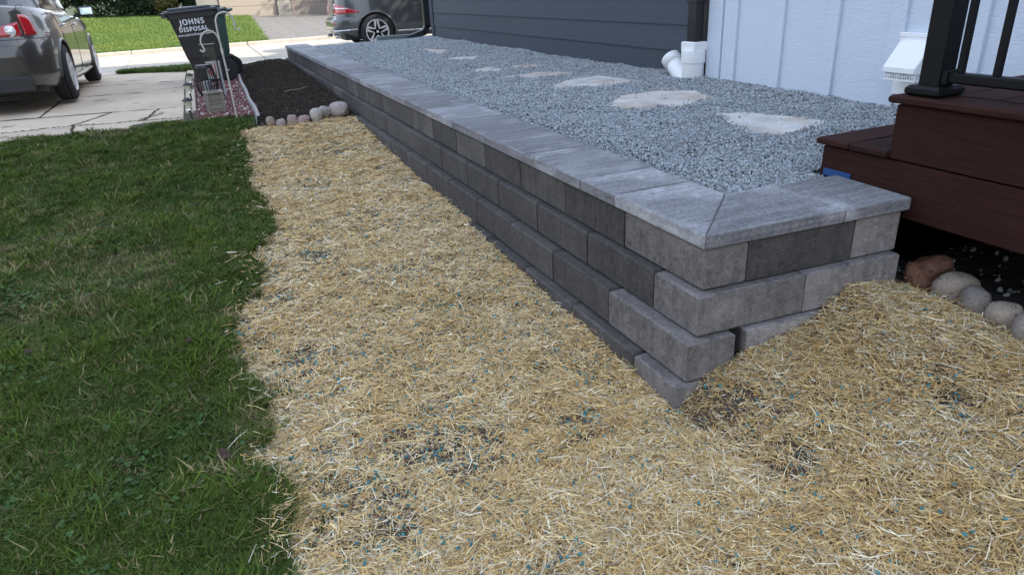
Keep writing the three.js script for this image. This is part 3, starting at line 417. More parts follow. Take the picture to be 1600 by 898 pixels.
// ------------------------------------------------------------------ driveway, kerb strip, road, pavement
{
  const d = new THREE.Group(); d.name = 'driveway'; d.userData = { kind: 'structure' }; scene.add(d);
  const r = rng(66), tones = [[0.68, 0.58, 0.47], [0.72, 0.615, 0.5], [0.65, 0.555, 0.455]].map((c) => mat(c, 0.93, { map: T.concrete, bumpMap: T.blockBump, bumpScale: 0.001 }));
  const slab = (pts) => { // drop the polygon onto the falling surface, thin gap between neighbours
    const g = prism(pts, -0.1, 0, 0.006, r() * 5, r() * 5), p = g.attributes.position; for (let i = 0; i < p.count; i++) p.setY(i, p.getY(i) + slabY(p.getX(i), p.getZ(i))); g.computeVertexNormals(); part('concrete_slab', g, tones[Math.floor(r() * 3)], d);
  };
  const crack = (a, b, n) => { const o = []; for (let i = 0; i <= n; i++) { const t = i / n; o.push([lerp(a[0], b[0], t) + (i && i < n ? (r() - 0.5) * 0.05 : 0), lerp(a[1], b[1], t) + (i && i < n ? (r() - 0.5) * 0.06 : 0)]); } return o; };
  const G = 0.013, A = crack([-2.62, -6.36], [-1.63, -6.28], 8), B = crack([-4.6, -6.1], [-2.64, -6.38], 10), V1 = crack([-2.62, -6.34], [-2.58, -5.9], 4), V2 = crack([-2.65, -6.4], [-2.35, -7.1], 5), V3 = crack([-2.0, -6.36], [-1.88, -7.08], 4);
  const dn = (l, dz) => l.map(([x, z]) => [x, z + dz]), dx = (l, q) => l.map(([x, z]) => [x + q, z]);
  slab([...dn(A, G), [-1.63, -5.86], [-2.57, -5.86], ...dx([...V1].reverse(), G).slice(0)].filter((p, i, a) => i === 0 || Math.hypot(p[0] - a[i - 1][0], p[1] - a[i - 1][1]) > 0.004));
  slab([...dn(B, G), ...dx(V1, -G).slice(1), [-2.6, -5.86], [-4.6, -5.8]]);
  slab([[-4.6, -7.14], ...dx([...V2].reverse(), -G), ...dn([...B].reverse(), -G).slice(1)]);
  slab([...dx([...V2].reverse(), G).map((p, i) => i ? p : [p[0], -7.12]), ...dn(A, -G).filter((p) => p[0] > -2.6 && p[0] < -2.05), ...dx(V3, -G)].filter((p) => p));
  slab([...dx([...V3].reverse(), G), ...dn(A, -G).filter((p) => p[0] > -1.97), [-1.63, -7.06]]);
  const rows = [-7.15, -9.0, -10.55, -12.9];
  for (let i = 0; i + 1 < rows.length; i++) { const mid = [-3.05, -3.2, -3.1][i]; slab([[mid + G, rows[i + 1] + G], [-1.63, rows[i + 1] + G + 0.02], [-1.63, rows[i] + 0.06 - G], [mid + G, rows[i] - G]]); slab([[-5.4, rows[i + 1] - 0.05], [mid - G, rows[i + 1] + G], [mid - G, rows[i] - G], [-5.4, rows[i] - 0.04]]); }
  slab([[-5.4, -13.35], [-2.75, -13.35], [-2.75, -12.92], [-5.4, -12.97]]);
  // soil that has filled the joints and stands a little proud of the slabs
  const soilM = mat([0.16, 0.13, 0.1], 1, { map: T.soil }), bead = (l) => { const p = []; for (let i = 0; i + 1 < l.length; i++) for (let q = 0; q < 10; q++) { const t = q / 10, x = lerp(l[i][0], l[i + 1][0], t), z = lerp(l[i][1], l[i + 1][1], t); p.push([x + (r() - 0.5) * 0.012, slabY(x, z) - 0.006 + (r() - 0.4) * 0.012, z + (r() - 0.5) * 0.014]); } part('joint_soil', tube(p, 0.0085, p.length * 2, 5), soilM, d); };
  bead(A); bead(B); bead(V1); bead(V2); bead(V3); [[-7.13, 0.04], [-9.0, 0.05], [-10.55, 0.05], [-12.9, 0.02]].forEach(([z, e]) => bead([[-5.2, z - 0.03], [-3.1, z], [-1.64, z + e]])); bead([[-3.05, -7.15], [-3.06, -9.0]]); bead([[-3.2, -9.0], [-3.2, -10.55]]);
  const k = new THREE.Group(); k.name = 'kerb_strip'; k.userData = { kind: 'structure' }; scene.add(k);
  for (let i = 0, z = -6.62; i < 4; i++, z -= 1.5) { const g = prism([[-1.61, z - 1.49], [-1.5, z - 1.49], [-1.5, z], [-1.61, z]], -0.12, 0.02, 0.01, r() * 4, r() * 4), p = g.attributes.position; for (let q = 0; q < p.count; q++) p.setY(q, p.getY(q) + slabY(-1.6, p.getZ(q))); part('kerb_stone', g, tones[1], k); }
  // road across the view, slabbed concrete
  const road = new THREE.Group(); road.name = 'road'; road.userData = { kind: 'structure' }; scene.add(road);
  const roadM = [[0.5, 0.46, 0.41], [0.53, 0.49, 0.435]].map((c) => mat(c, 0.9, { map: T.concrete }));
  for (let i = -14; i < 14; i++) for (const [z0, z1] of [[-16.98, -13.6], [-20.4, -17.0]]) part('road_slab', box(i * 4.5, i * 4.5 + 4.48, -0.62, -0.49, z0, z1, 0.006, i * 0.7, z0), roadM[(i + 14 + (z0 < -17 ? 1 : 0)) % 2], road);
  for (let i = -20; i < 20; i++) { if (i * 3 > -6 && i * 3 < -2.9) { part('kerb_stone', box(i * 3, i * 3 + 2.98, -0.62, -0.46, -13.58, -13.36, 0.015, i, 0), concreteM, road); } else part('kerb_stone', box(i * 3, i * 3 + 2.98, -0.62, -0.39, -13.58, -13.42, 0.02, i, 0), concreteM, road); part('kerb_stone', box(i * 3, i * 3 + 2.98, -0.62, -0.4, -20.58, -20.42, 0.02, i, 3), concreteM, road); }
  const pv = new THREE.Group(); pv.name = 'pavement'; pv.userData = { kind: 'structure' }; scene.add(pv);
  for (let i = 0; i < 8; i++) part('concrete_slab', box(-1.2 + i * 1.5, 0.285 + i * 1.5, -0.5, -0.37, -13.38, -12.15, 0.008, i, 2), concreteM, pv);
}
// weeds in the slab joints and grass strips
{
  const r = rng(717), g = tuft(120, 9, 0.8, 1.0), joints = [[-2.6, -1.64, -6.33, 0.5], [-4, -2.6, -6.25, 0.5], [-4, -1.64, -7.11, 0.12], [-3, -1.64, -8.98, 0.08], [-3, -1.64, -10.53, 0.1], [-2.66, -2.36, -6.7, 0.4], [-2.05, -1.82, -6.6, 1]];
  stuff('joint_weed', g, grassM, 1500, (i, o, c) => { const j = joints[Math.floor(r() * 7)], t = r(), x = lerp(j[0], j[1], t); let z = j[2] + (r() - 0.5) * 0.05; if (j[2] === -6.7) z = lerp(-6.38, -7.05, t); if (j[2] === -6.6) z = lerp(-6.35, -6.75, t) + (r() - 0.5) * 0.12; if (r() > j[3] || fbm(x * 3 + 9, z * 3 + 30, 999, 720, 2) < 0.45) return false; o.position.set(x, slabY(x, z) - 0.012, z); o.rotation.y = r() * 6; o.scale.setScalar(0.012 + 0.024 * r()); const k = 0.6 + 0.7 * r(); c.setRGB(0.09 * k, 0.12 * k, 0.04 * k); }, 'tufts of weed growing in the driveway cracks', 'weeds');
  stuff('verge_grass', tuft(121, 9, 0.7, 0.8), grassM, 5200, (i, o, c) => { const near = r() < 0.7, x = near ? lerp(-2.75, -1.25, r()) : lerp(-14, -5.45, r()), z = lerp(near ? lerp(-13.1, -12.45, clamp((x + 2.75) / 1.2)) : -12.93, -13.42, r()); o.position.set(x, near ? slabY(-2.2, z) - 0.004 : land(x, z) + 0.005, z); o.rotation.y = r() * 6; o.scale.setScalar(0.07 + 0.06 * r()); const k = 0.7 + 0.6 * r(); c.setRGB(0.09 * k, 0.14 * k, 0.035 * k); }, 'grass verge strip between the driveway and the road', 'grass');
  stuff('far_lawn_grass', tuft(122, 12, 1.1, 0.7), grassM, 42000, (i, o, c) => { const t = Math.pow(r(), 1.3), z = -20.62 - 15 * t, x = lerp(-13, 0.6 + 0.5 * t, r()); o.position.set(x, land(x, z) - 0.01, z); o.rotation.y = r() * 6; o.scale.setScalar(0.07 + 0.06 * r() + 0.05 * t); const n = fbm(x * 0.8 + 5, z * 0.8 + 90, 999, 730, 3), k = 0.7 + 0.6 * r(); c.setRGB(lerp(0.1, 0.16, n) * k, lerp(0.17, 0.21, n) * k, 0.045 * k); }, 'sunlit lawn across the road', 'grass');
}
console.log('beds, road');
// ------------------------------------------------------------------ vehicles
const rubber = mat([0.018, 0.018, 0.019], 0.85), black = mat([0.01, 0.01, 0.011], 0.55), alloy = new THREE.MeshPhysicalMaterial({ color: C(0.66, 0.66, 0.67), roughness: 0.35, metalness: 0.35 }), glassDark = gloss([0.012, 0.016, 0.02], 0.06, { specularIntensity: 1 }), chrome = new THREE.MeshPhysicalMaterial({ color: C(0.8, 0.8, 0.82), roughness: 0.1, metalness: 1 }), lampRed = gloss([0.42, 0.008, 0.012], 0.08, { clearcoat: 1, clearcoatRoughness: 0.03 }), lampClear = gloss([0.7, 0.7, 0.72], 0.1, { clearcoat: 1, metalness: 0.3 });
function wheel(parent, x, z, R, rimR, w, spokes, split) { // axle along x, outer face towards sign of x
  const s = Math.sign(x), g = new THREE.Group(); g.name = 'wheel'; g.position.set(x, R, z); g.rotation.y = s > 0 ? 0 : Math.PI; parent.add(g);
  const prof = [[rimR * 0.96, -w / 2], [rimR + 0.02, -w / 2], [R - 0.03, -w / 2 + 0.008], [R - 0.006, -w / 2 + 0.03], [R, -w / 2 + 0.06]]; for (const q of [-0.3, 0, 0.3]) prof.push([R, w * (q - 0.03)], [R - 0.008, w * (q - 0.02)], [R - 0.008, w * (q + 0.02)], [R, w * (q + 0.03)]); prof.push([R, w / 2 - 0.06], [R - 0.006, w / 2 - 0.03], [R - 0.03, w / 2 - 0.008], [rimR + 0.02, w / 2], [rimR * 0.96, w / 2 - 0.004]);
  part('tyre', new THREE.LatheGeometry(prof.map((p) => new THREE.Vector2(...p)), 56).rotateZ(-Math.PI / 2), rubber, g);
  const gs = [new THREE.LatheGeometry([[rimR * 0.97, -w / 2], [rimR * 0.92, w * 0.2], [rimR * 0.9, w / 2 - 0.012], [rimR * 0.97, w / 2 + 0.003], [rimR, w / 2 - 0.004]].map((p) => new THREE.Vector2(...p)), 56).rotateZ(-Math.PI / 2), new THREE.CylinderGeometry(rimR * 0.2, rimR * 0.24, 0.05, 20).rotateZ(-Math.PI / 2).translate(w / 2 - 0.035, 0, 0)];
  for (let i = 0; i < spokes; i++) for (const o of split ? [-0.11, 0.11] : [0]) { const sh = new THREE.Shape([[-0.035, 0.03], [0.035, 0.03], [split ? 0.022 : 0.05, rimR * 0.93], [split ? -0.022 : -0.05, rimR * 0.93]].map((p) => new THREE.Vector2(p[0] * rimR / 0.22, p[1]))); gs.push(new THREE.ExtrudeGeometry(sh, { depth: 0.02, bevelEnabled: true, bevelSize: 0.005, bevelThickness: 0.006, bevelSegments: 1 }).rotateZ(o + i * 6.2832 / spokes).rotateY(Math.PI / 2).translate(w / 2 - 0.034, 0, 0)); }
  part('rim', join(gs), alloy, g);
  part('brake_disc', new THREE.CylinderGeometry(rimR * 0.72, rimR * 0.72, 0.02, 28).rotateZ(Math.PI / 2), mat([0.1, 0.1, 0.1], 0.5, { metalness: 0.6 }), g);
}
function carShell(o) { // side(u, v): u runs round the plan from the middle of the right side over the rear, v from sill to shoulder
  const N = 240, pts = []; for (let i = 0; i < N * 4; i++) { const a = i / (N * 4) * 6.28318, c = Math.cos(a), s = Math.sin(a), e = 2 / o.n; pts.push([Math.sign(c) * Math.abs(c) ** e, Math.sign(s) * Math.abs(s) ** e]); }
  const acc = [0]; for (let i = 1; i <= pts.length; i++) { const p = pts[i % pts.length], q = pts[i - 1]; acc.push(acc[i - 1] + Math.hypot((p[0] - q[0]) * o.b, (p[1] - q[1]) * o.a)); }
  const plan = (u) => { u = ((u % 1) + 1) % 1 * acc.at(-1); let lo = 0, hi = acc.length - 1; while (hi - lo > 1) { const m = (lo + hi) >> 1; acc[m] <= u ? lo = m : hi = m; } const t = (u - acc[lo]) / (acc[hi] - acc[lo] || 1), p = pts[lo], q = pts[hi % pts.length]; return [lerp(p[0], q[0], t), lerp(p[1], q[1], t)]; };
  const side = (u, v) => { const [px, pz] = plan(u); const Z = pz * o.a, y = lerp(poly(o.sill, Z), poly(o.belt, Z), v), sx = poly(o.sideX, y), sz = poly(pz > 0 ? o.rearZ : o.frontZ, y), taper = 1 - 0.06 * sstep(0.55, 1, Math.abs(pz)); return new THREE.Vector3(px * o.b * sx * taper, y, Z * lerp(1, sz, sstep(0.5, 1, Math.abs(pz)))); };
  const nor = (u, v) => { const e = 1e-3, a = side(u + e, v).sub(side(u - e, v)), b = side(u, Math.min(1, v + e)).sub(side(u, Math.max(0, v - e))); return b.cross(a).normalize(); };
  const M = 22, pos = [], idx = [], rows = []; const ring = (f) => { const r = pos.length / 3; for (let i = 0; i < N; i++) pos.push(...f(i / N)); rows.push(r); };
  ring((u) => { const p = side(u, 0); return [0, p.y - 0.02, p.z * 0.98]; }); ring((u) => { const p = side(u, 0); return [p.x * 0.94, p.y - 0.02, p.z * 0.985]; });
  for (let j = 0; j <= M; j++) ring((u) => side(u, j / M).toArray());
  for (const s of [0.96, 0.9, 0.78, 0.6, 0.35, 0]) ring((u) => { const p = side(u, 1); return [p.x * s, p.y + 0.012 * sstep(1, 0.9, s) + o.crown * (1 - s * s), p.z * lerp(1, 0.985, 1 - s)]; });
  for (let j = 1; j < rows.length; j++) for (let i = 0; i < N; i++) { const a = rows[j - 1] + i, b = rows[j - 1] + (i + 1) % N, c = rows[j] + i, d = rows[j] + (i + 1) % N; idx.push(a, c, b, b, c, d); }
  let g = new THREE.BufferGeometry(); g.setAttribute('position', new THREE.Float32BufferAttribute(pos, 3)); g.setIndex(idx); g = mergeVertices(g, 1e-5); g.computeVertexNormals(); g.setAttribute('uv', new THREE.Float32BufferAttribute(new Float32Array(g.attributes.position.count * 2), 2));
  const uAt = (z) => { let best = 0, d = 9; for (let i = -250; i <= 250; i++) { const e = Math.abs(side(i / 1000, 0.6).z - z); if (e < d) { d = e; best = i / 1000; } } return best; };
  const patch = (u0, u1, vlo, vhi, off, nu = 14, nv = 8, top = 1) => { // raised plate that follows the shell; vlo, vhi functions of 0..1 along u
    const p = [], ix = []; for (let j = 0; j <= nv; j++) for (let i = 0; i <= nu; i++) { const s = i / nu, u = lerp(u0, u1, s), v = lerp(vlo(s), vhi(s), j / nv), e = i === 0 || j === 0 || i === nu || j === nv ? -0.012 : off, q = side(u, v).addScaledVector(nor(u, v), e); p.push(q.x, q.y, q.z); if (i && j) { const k = j * (nu + 1) + i; ix.push(k - nu - 2, k - nu - 1, k, k - nu - 2, k, k - 1); } }
    const h = new THREE.BufferGeometry(); h.setAttribute('position', new THREE.Float32BufferAttribute(p, 3)); h.setIndex(ix); h.computeVertexNormals(); return h; };
  return { g, side, nor, patch, uAt };
}
const evaluator = new Evaluator(); evaluator.useGroups = false;
function cutArches(g, axles, R, b) { let br = new Brush(g); br.updateMatrixWorld(); for (const z of axles) for (const s of [-1, 1]) { const c = new Brush(new THREE.CylinderGeometry(R, R, 0.5, 48).rotateZ(Math.PI / 2).translate(s * (b + 0.02), 0, 0)); c.position.set(0, axles.y, z); c.updateMatrixWorld(); br = evaluator.evaluate(br, c, SUBTRACTION); } return br.geometry; }
function archLip(sh, z, y, R, s, w = 0.02) { const pts = []; for (let i = 0; i <= 26; i++) { const a = -0.1 + i / 26 * 3.3416, zz = z + R * Math.cos(a), yy = y + R * Math.sin(a); let u = sh.uAt(zz); let v = 0.5, lo = 0, hi = 1; for (let k = 0; k < 16; k++) { v = (lo + hi) / 2; sh.side(u, v).y < yy ? lo = v : hi = v; } const q = sh.side(u, v); pts.push([s * (Math.abs(q.x) + 0.002), q.y, q.z]); } return tube(pts, w * 0.6, 52, 6); }
{ // grey bronze saloon on the driveway, seen from behind
  const paint = gloss([0.042, 0.036, 0.033], 0.32, { metalness: 0.1, clearcoat: 1, clearcoatRoughness: 0.06 });
  const car = thing('parked_car', 'grey bronze saloon car parked on the concrete driveway', 'car', null, [-2.86 - 0.86, -0.305, -9.95], 0); car.rotation.set(0.0175 * -1, 0.012, 0, 'YXZ'); 
  const A = Object.assign([1.42, -1.43], { y: 0.33 });
  const sh = carShell({ n: 6.5, a: 2.42, b: 0.89, crown: 0.06, sill: [[-2.5, 0.24], [-1.9, 0.2], [0, 0.19], [1.9, 0.21], [2.5, 0.29]], belt: [[-2.5, 0.66], [-1.9, 0.82], [-1.1, 0.93], [0, 0.985], [1.4, 1.03], [2.1, 1.06], [2.5, 1.05]], sideX: [[0.18, 0.92], [0.34, 0.985], [0.6, 1], [0.8, 0.99], [0.95, 0.955], [1.06, 0.9]], rearZ: [[0.2, 0.965], [0.35, 0.995], [0.6, 1.0], [0.7, 0.985], [0.76, 0.958], [0.9, 0.945], [1.06, 0.925]], frontZ: [[0.2, 0.96], [0.4, 1], [0.7, 0.97], [0.9, 0.93]] });
  part('body', cutArches(sh.g, A, 0.372, 0.89), paint, car);
  for (const s of [-1, 1]) for (const z of A) part('arch_lip', archLip(sh, z, A.y, 0.374, s), paint, car);
  for (const z of A) for (const s of [-1, 1]) wheel(car, s * 0.785, z, 0.325, 0.222, 0.215, 5, true);
  // glasshouse
  const gh = carShell({ n: 4.5, a: 1.62, b: 0.8, crown: 0.05, sill: [[-2, 0.96], [2, 1.03]], belt: [[-2, 1.40], [2, 1.42]], sideX: [[0.95, 1], [1.2, 0.9], [1.43, 0.75]], rearZ: [[0.98, 1.02], [1.2, 0.82], [1.43, 0.52]], frontZ: [[0.95, 1.0], [1.2, 0.75], [1.43, 0.45]] });
  part('cabin', gh.g.clone().translate(0, 0, 0.32), paint, car);
  for (const [u0, u1, n] of [[-0.165, -0.012, 'side_window'], [0.0, 0.135, 'side_window'], [0.335, 0.488, 'side_window'], [0.5, 0.665, 'side_window'], [0.178, 0.322, 'rear_window'], [0.685, 0.815, 'windscreen']]) part(n, gh.patch(u0, u1, () => 0.03, () => 0.9, 0.006, 20, 8).translate(0, 0, 0.32), glassDark, car);
  part('window_trim', tube([[0.83, 1.0, 1.66], [0.845, 1.005, 1.0], [0.845, 0.99, 0.2], [0.83, 0.97, -0.6], [0.8, 0.955, -1.15]], 0.008, 30, 6), chrome, car);
  // lamps: outer red lamp wrapping the corner, inner lamp on the boot lid with a clear round reverse lamp
  const uc = (x) => { let b = 0, d = 9; for (let i = 100; i <= 400; i++) { const e = Math.abs(sh.side(i / 1000, 0.75).x - x) + (sh.side(i / 1000, 0.75).z < 0 ? 9 : 0); if (e < d) { d = e; b = i / 1000; } } return b; };
  const vAt = (u, y) => { let lo = 0, hi = 1; for (let k = 0; k < 16; k++) { const v = (lo + hi) / 2; sh.side(u, v).y < y ? lo = v : hi = v; } return lo; };
  for (const s of [1, -1]) {
    const f = (u) => s > 0 ? u : 0.5 - u, u0 = uc(0.64), u1 = sh.uAt(2.13), P = (a, b, lo, hi, o) => sh.patch(f(a), f(b), (t) => vAt(lerp(a, b, t), lo(t)), (t) => vAt(lerp(a, b, t), hi(t)), o, 18, 8);
    const lp = part('tail_lamp', P(u0, u1, () => 0.765, (t) => lerp(1.005, 0.79, Math.pow(t, 10)), 0.012), lampRed, car); 
    const li = part('tail_lamp', P(uc(0.36), uc(0.632), () => 0.765, (t) => lerp(0.86, 0.93, t), 0.01), lampRed, car);
    const rp = sh.side(f(uc(0.53)), vAt(uc(0.53), 0.825)), rl = part('reverse_lamp', new THREE.SphereGeometry(0.05, 20, 12).scale(1, 1, 0.35), lampClear, car); rl.position.set(rp.x, rp.y, rp.z + 0.008); part('lamp_ring', new THREE.TorusGeometry(0.052, 0.006, 8, 28), chrome, rl);
    const us = sh.uAt(1.98); part('side_marker', sh.patch(f(us - 0.012), f(us), () => vAt(us, 0.757), () => vAt(us, 0.785), 0.005, 6, 4), lampRed, car);
    for (const z of [0.95, -0.12]) { const u = sh.uAt(z), q = sh.side(f(u), vAt(u, 0.86)); const h = part('door_handle', new RoundedBoxGeometry(0.03, 0.035, 0.17, 3, 0.014), chrome, car); h.position.set(q.x + s * 0.02, q.y, q.z); }
    const mg = part('wing_mirror', new RoundedBoxGeometry(0.2, 0.13, 0.1, 4, 0.045), black, car); mg.position.set(s * 0.99, 1.02, -0.85); part('mirror_glass', new RoundedBoxGeometry(0.16, 0.095, 0.012, 3, 0.006).translate(s * 0.005, 0, 0.052), new THREE.MeshPhysicalMaterial({ color: C(0.45, 0.55, 0.55), roughness: 0.05, metalness: 1 }), mg); part('mirror_stalk', new THREE.BoxGeometry(0.14, 0.03, 0.06).translate(-s * 0.1, -0.05, -0.01), black, mg);
    // shut lines and sill
    for (const [za, zb, y0, y1] of [[1.13, 1.3, 0.55, 1.01], [0.18, 0.2, 0.25, 0.99], [-0.98, -1.0, 0.3, 0.94]]) { const pts = []; for (let i = 0; i <= 8; i++) { const t = i / 8, u = sh.uAt(lerp(za, zb, t)), q = sh.side(f(u), vAt(u, lerp(y0, y1, t))); pts.push([q.x, q.y, q.z]); } part('shut_line', tube(pts, 0.0035, 16, 5), black, car); }
    part('sill_trim', tube([[s * 0.845, 0.25, 0.98], [s * 0.85, 0.24, 0], [s * 0.845, 0.25, -0.98]], 0.022, 10, 6), paint, car);
  }
  part('bumper_valance', box(-0.62, 0.62, 0.2, 0.37, 2.2, 2.425, 0.02), black, car);
  part('bumper_seam', tube([[-0.86, 0.745, 2.2], [-0.72, 0.742, 2.375], [0, 0.742, 2.41], [0.72, 0.742, 2.375], [0.86, 0.745, 2.2]], 0.004, 40, 5), black, car);
  part('boot_line', tube([[0.635, 0.75, 2.37], [0.64, 0.9, 2.3], [0.65, 1.055, 2.25], [0.66, 1.09, 1.9]], 0.0035, 20, 5), black, car);
  part('underbody', box(-0.7, 0.7, 0.16, 0.3, -2.1, 2.15, 0.02), black, car);
  const f = await new FontLoader().loadAsync('fonts/droid/droid_sans_bold.typeface.json'); T.font = f;
}
{ // dark grey estate-bodied off-roader parked along the road
  const paint = gloss([0.075, 0.078, 0.083], 0.3, { metalness: 0.3, clearcoat: 1, clearcoatRoughness: 0.05 });
  const car = thing('parked_car', 'dark grey sport utility vehicle parked along the road beyond the gravel', 'car', null, [2.57 + 1.48, -0.49, -15.2 - 0.94], -Math.PI / 2);   // local -z (front) turned to +x
  const A = Object.assign([1.48, -1.44], { y: 0.37 });
  const sh = carShell({ n: 6, a: 2.42, b: 0.95, crown: 0.05, sill: [[-2.5, 0.35], [-1.9, 0.27], [0, 0.26], [1.9, 0.27], [2.5, 0.4]], belt: [[-2.5, 0.85], [-1.9, 1.02], [-1.2, 1.1], [0, 1.14], [2.5, 1.2]], sideX: [[0.25, 0.94], [0.5, 1], [0.8, 1], [1.0, 0.985], [1.2, 0.95]], rearZ: [[0.3, 0.96], [0.5, 1], [0.65, 1.0], [0.72, 0.965], [1.2, 0.94]], frontZ: [[0.3, 0.97], [0.6, 1], [1, 0.95]] });
  part('body', cutArches(sh.g, A, 0.44, 0.95), paint, car);
  const gh = carShell({ n: 5, a: 2.0, b: 0.9, crown: 0.05, sill: [[-2, 1.1], [2, 1.17]], belt: [[-2, 1.7], [2, 1.74]], sideX: [[1.1, 1], [1.4, 0.92], [1.75, 0.78]], rearZ: [[1.1, 1.08], [1.4, 1.0], [1.75, 0.86]], frontZ: [[1.1, 0.95], [1.4, 0.72], [1.75, 0.45]] });
  part('cabin', gh.g.clone().translate(0, 0, 0.16), paint, car);
  for (const [u0, u1, n] of [[-0.15, -0.03, 'side_window'], [-0.02, 0.08, 'side_window'], [0.09, 0.155, 'side_window'], [0.345, 0.41, 'side_window'], [0.42, 0.52, 'side_window'], [0.53, 0.65, 'side_window'], [0.19, 0.31, 'rear_window'], [0.69, 0.81, 'windscreen']]) part(n, gh.patch(u0, u1, () => 0.05, () => 0.88, 0.006, 16, 8).translate(0, 0, 0.16), glassDark, car);
  for (const z of A) for (const s of [-1, 1]) { wheel(car, s * 0.83, z, 0.375, 0.275, 0.25, 5, true); part('arch_lip', archLip(sh, z, A.y, 0.442, s, 0.03), paint, car); }
  const vAt = (u, y) => { let lo = 0, hi = 1; for (let k = 0; k < 16; k++) { const v = (lo + hi) / 2; sh.side(u, v).y < y ? lo = v : hi = v; } return lo; };
  for (const s of [1, -1]) {
    const f = (u) => s > 0 ? u : 0.5 - u, ub = sh.uAt(1.82), ua = ub + 0.075, P = (a, b, lo, hi, o, n = 18) => sh.patch(f(a), f(b), (t) => vAt(lerp(a, b, t), lo(t)), (t) => vAt(lerp(a, b, t), hi(t)), o, n, 8);
    const lp = part('tail_lamp', P(ua, ub, (t) => lerp(0.76, 0.81, t), (t) => lerp(1.04, 0.83, Math.pow(t, 1.4)), 0.014), lampRed, car); part('reverse_lamp', P(ua - 0.004, ub + 0.022, (t) => lerp(0.9, 0.89, t), (t) => lerp(0.95, 0.91, t), 0.018), lampClear, lp);
    part('reflector', P(ua - 0.005, ua - 0.03, () => 0.575, () => 0.61, 0.008, 8), lampRed, car);
    const u = sh.uAt(0.5), q = sh.side(f(u), vAt(u, 1.03)), h = part('door_handle', new RoundedBoxGeometry(0.03, 0.035, 0.22, 3, 0.014), chrome, car); h.position.set(q.x + s * 0.025, q.y, q.z);
    for (const [za, zb, y0, y1] of [[1.02, 1.28, 0.62, 1.14], [0.06, 0.1, 0.35, 1.12], [-0.95, -1.0, 0.4, 1.08]]) { const pts = []; for (let i = 0; i <= 10; i++) { const t = i / 10, uu = sh.uAt(lerp(za, zb, t * t)), p = sh.side(f(uu), vAt(uu, lerp(y0, y1, t))); pts.push([p.x, p.y, p.z]); } part('shut_line', tube(pts, 0.004, 20, 5), black, car); }
    part('sill_trim', tube([[s * 0.925, 0.36, 1.0], [s * 0.93, 0.35, 0], [s * 0.925, 0.36, -0.95]], 0.02, 10, 6), chrome, car);
    part('exhaust', new RoundedBoxGeometry(0.2, 0.07, 0.14, 3, 0.02).translate(s * 0.55, 0.3, 2.34), chrome, car);
    part('bumper_trim', tube([[s * 0.935, 0.455, 1.93], [s * 0.93, 0.45, 2.15], [s * 0.8, 0.44, 2.36], [0, 0.43, 2.42]], 0.012, 24, 6), chrome, car);
  }
  part('underbody', box(-0.75, 0.75, 0.22, 0.4, -2.1, 2.2, 0.02), black, car);
}
console.log('cars');
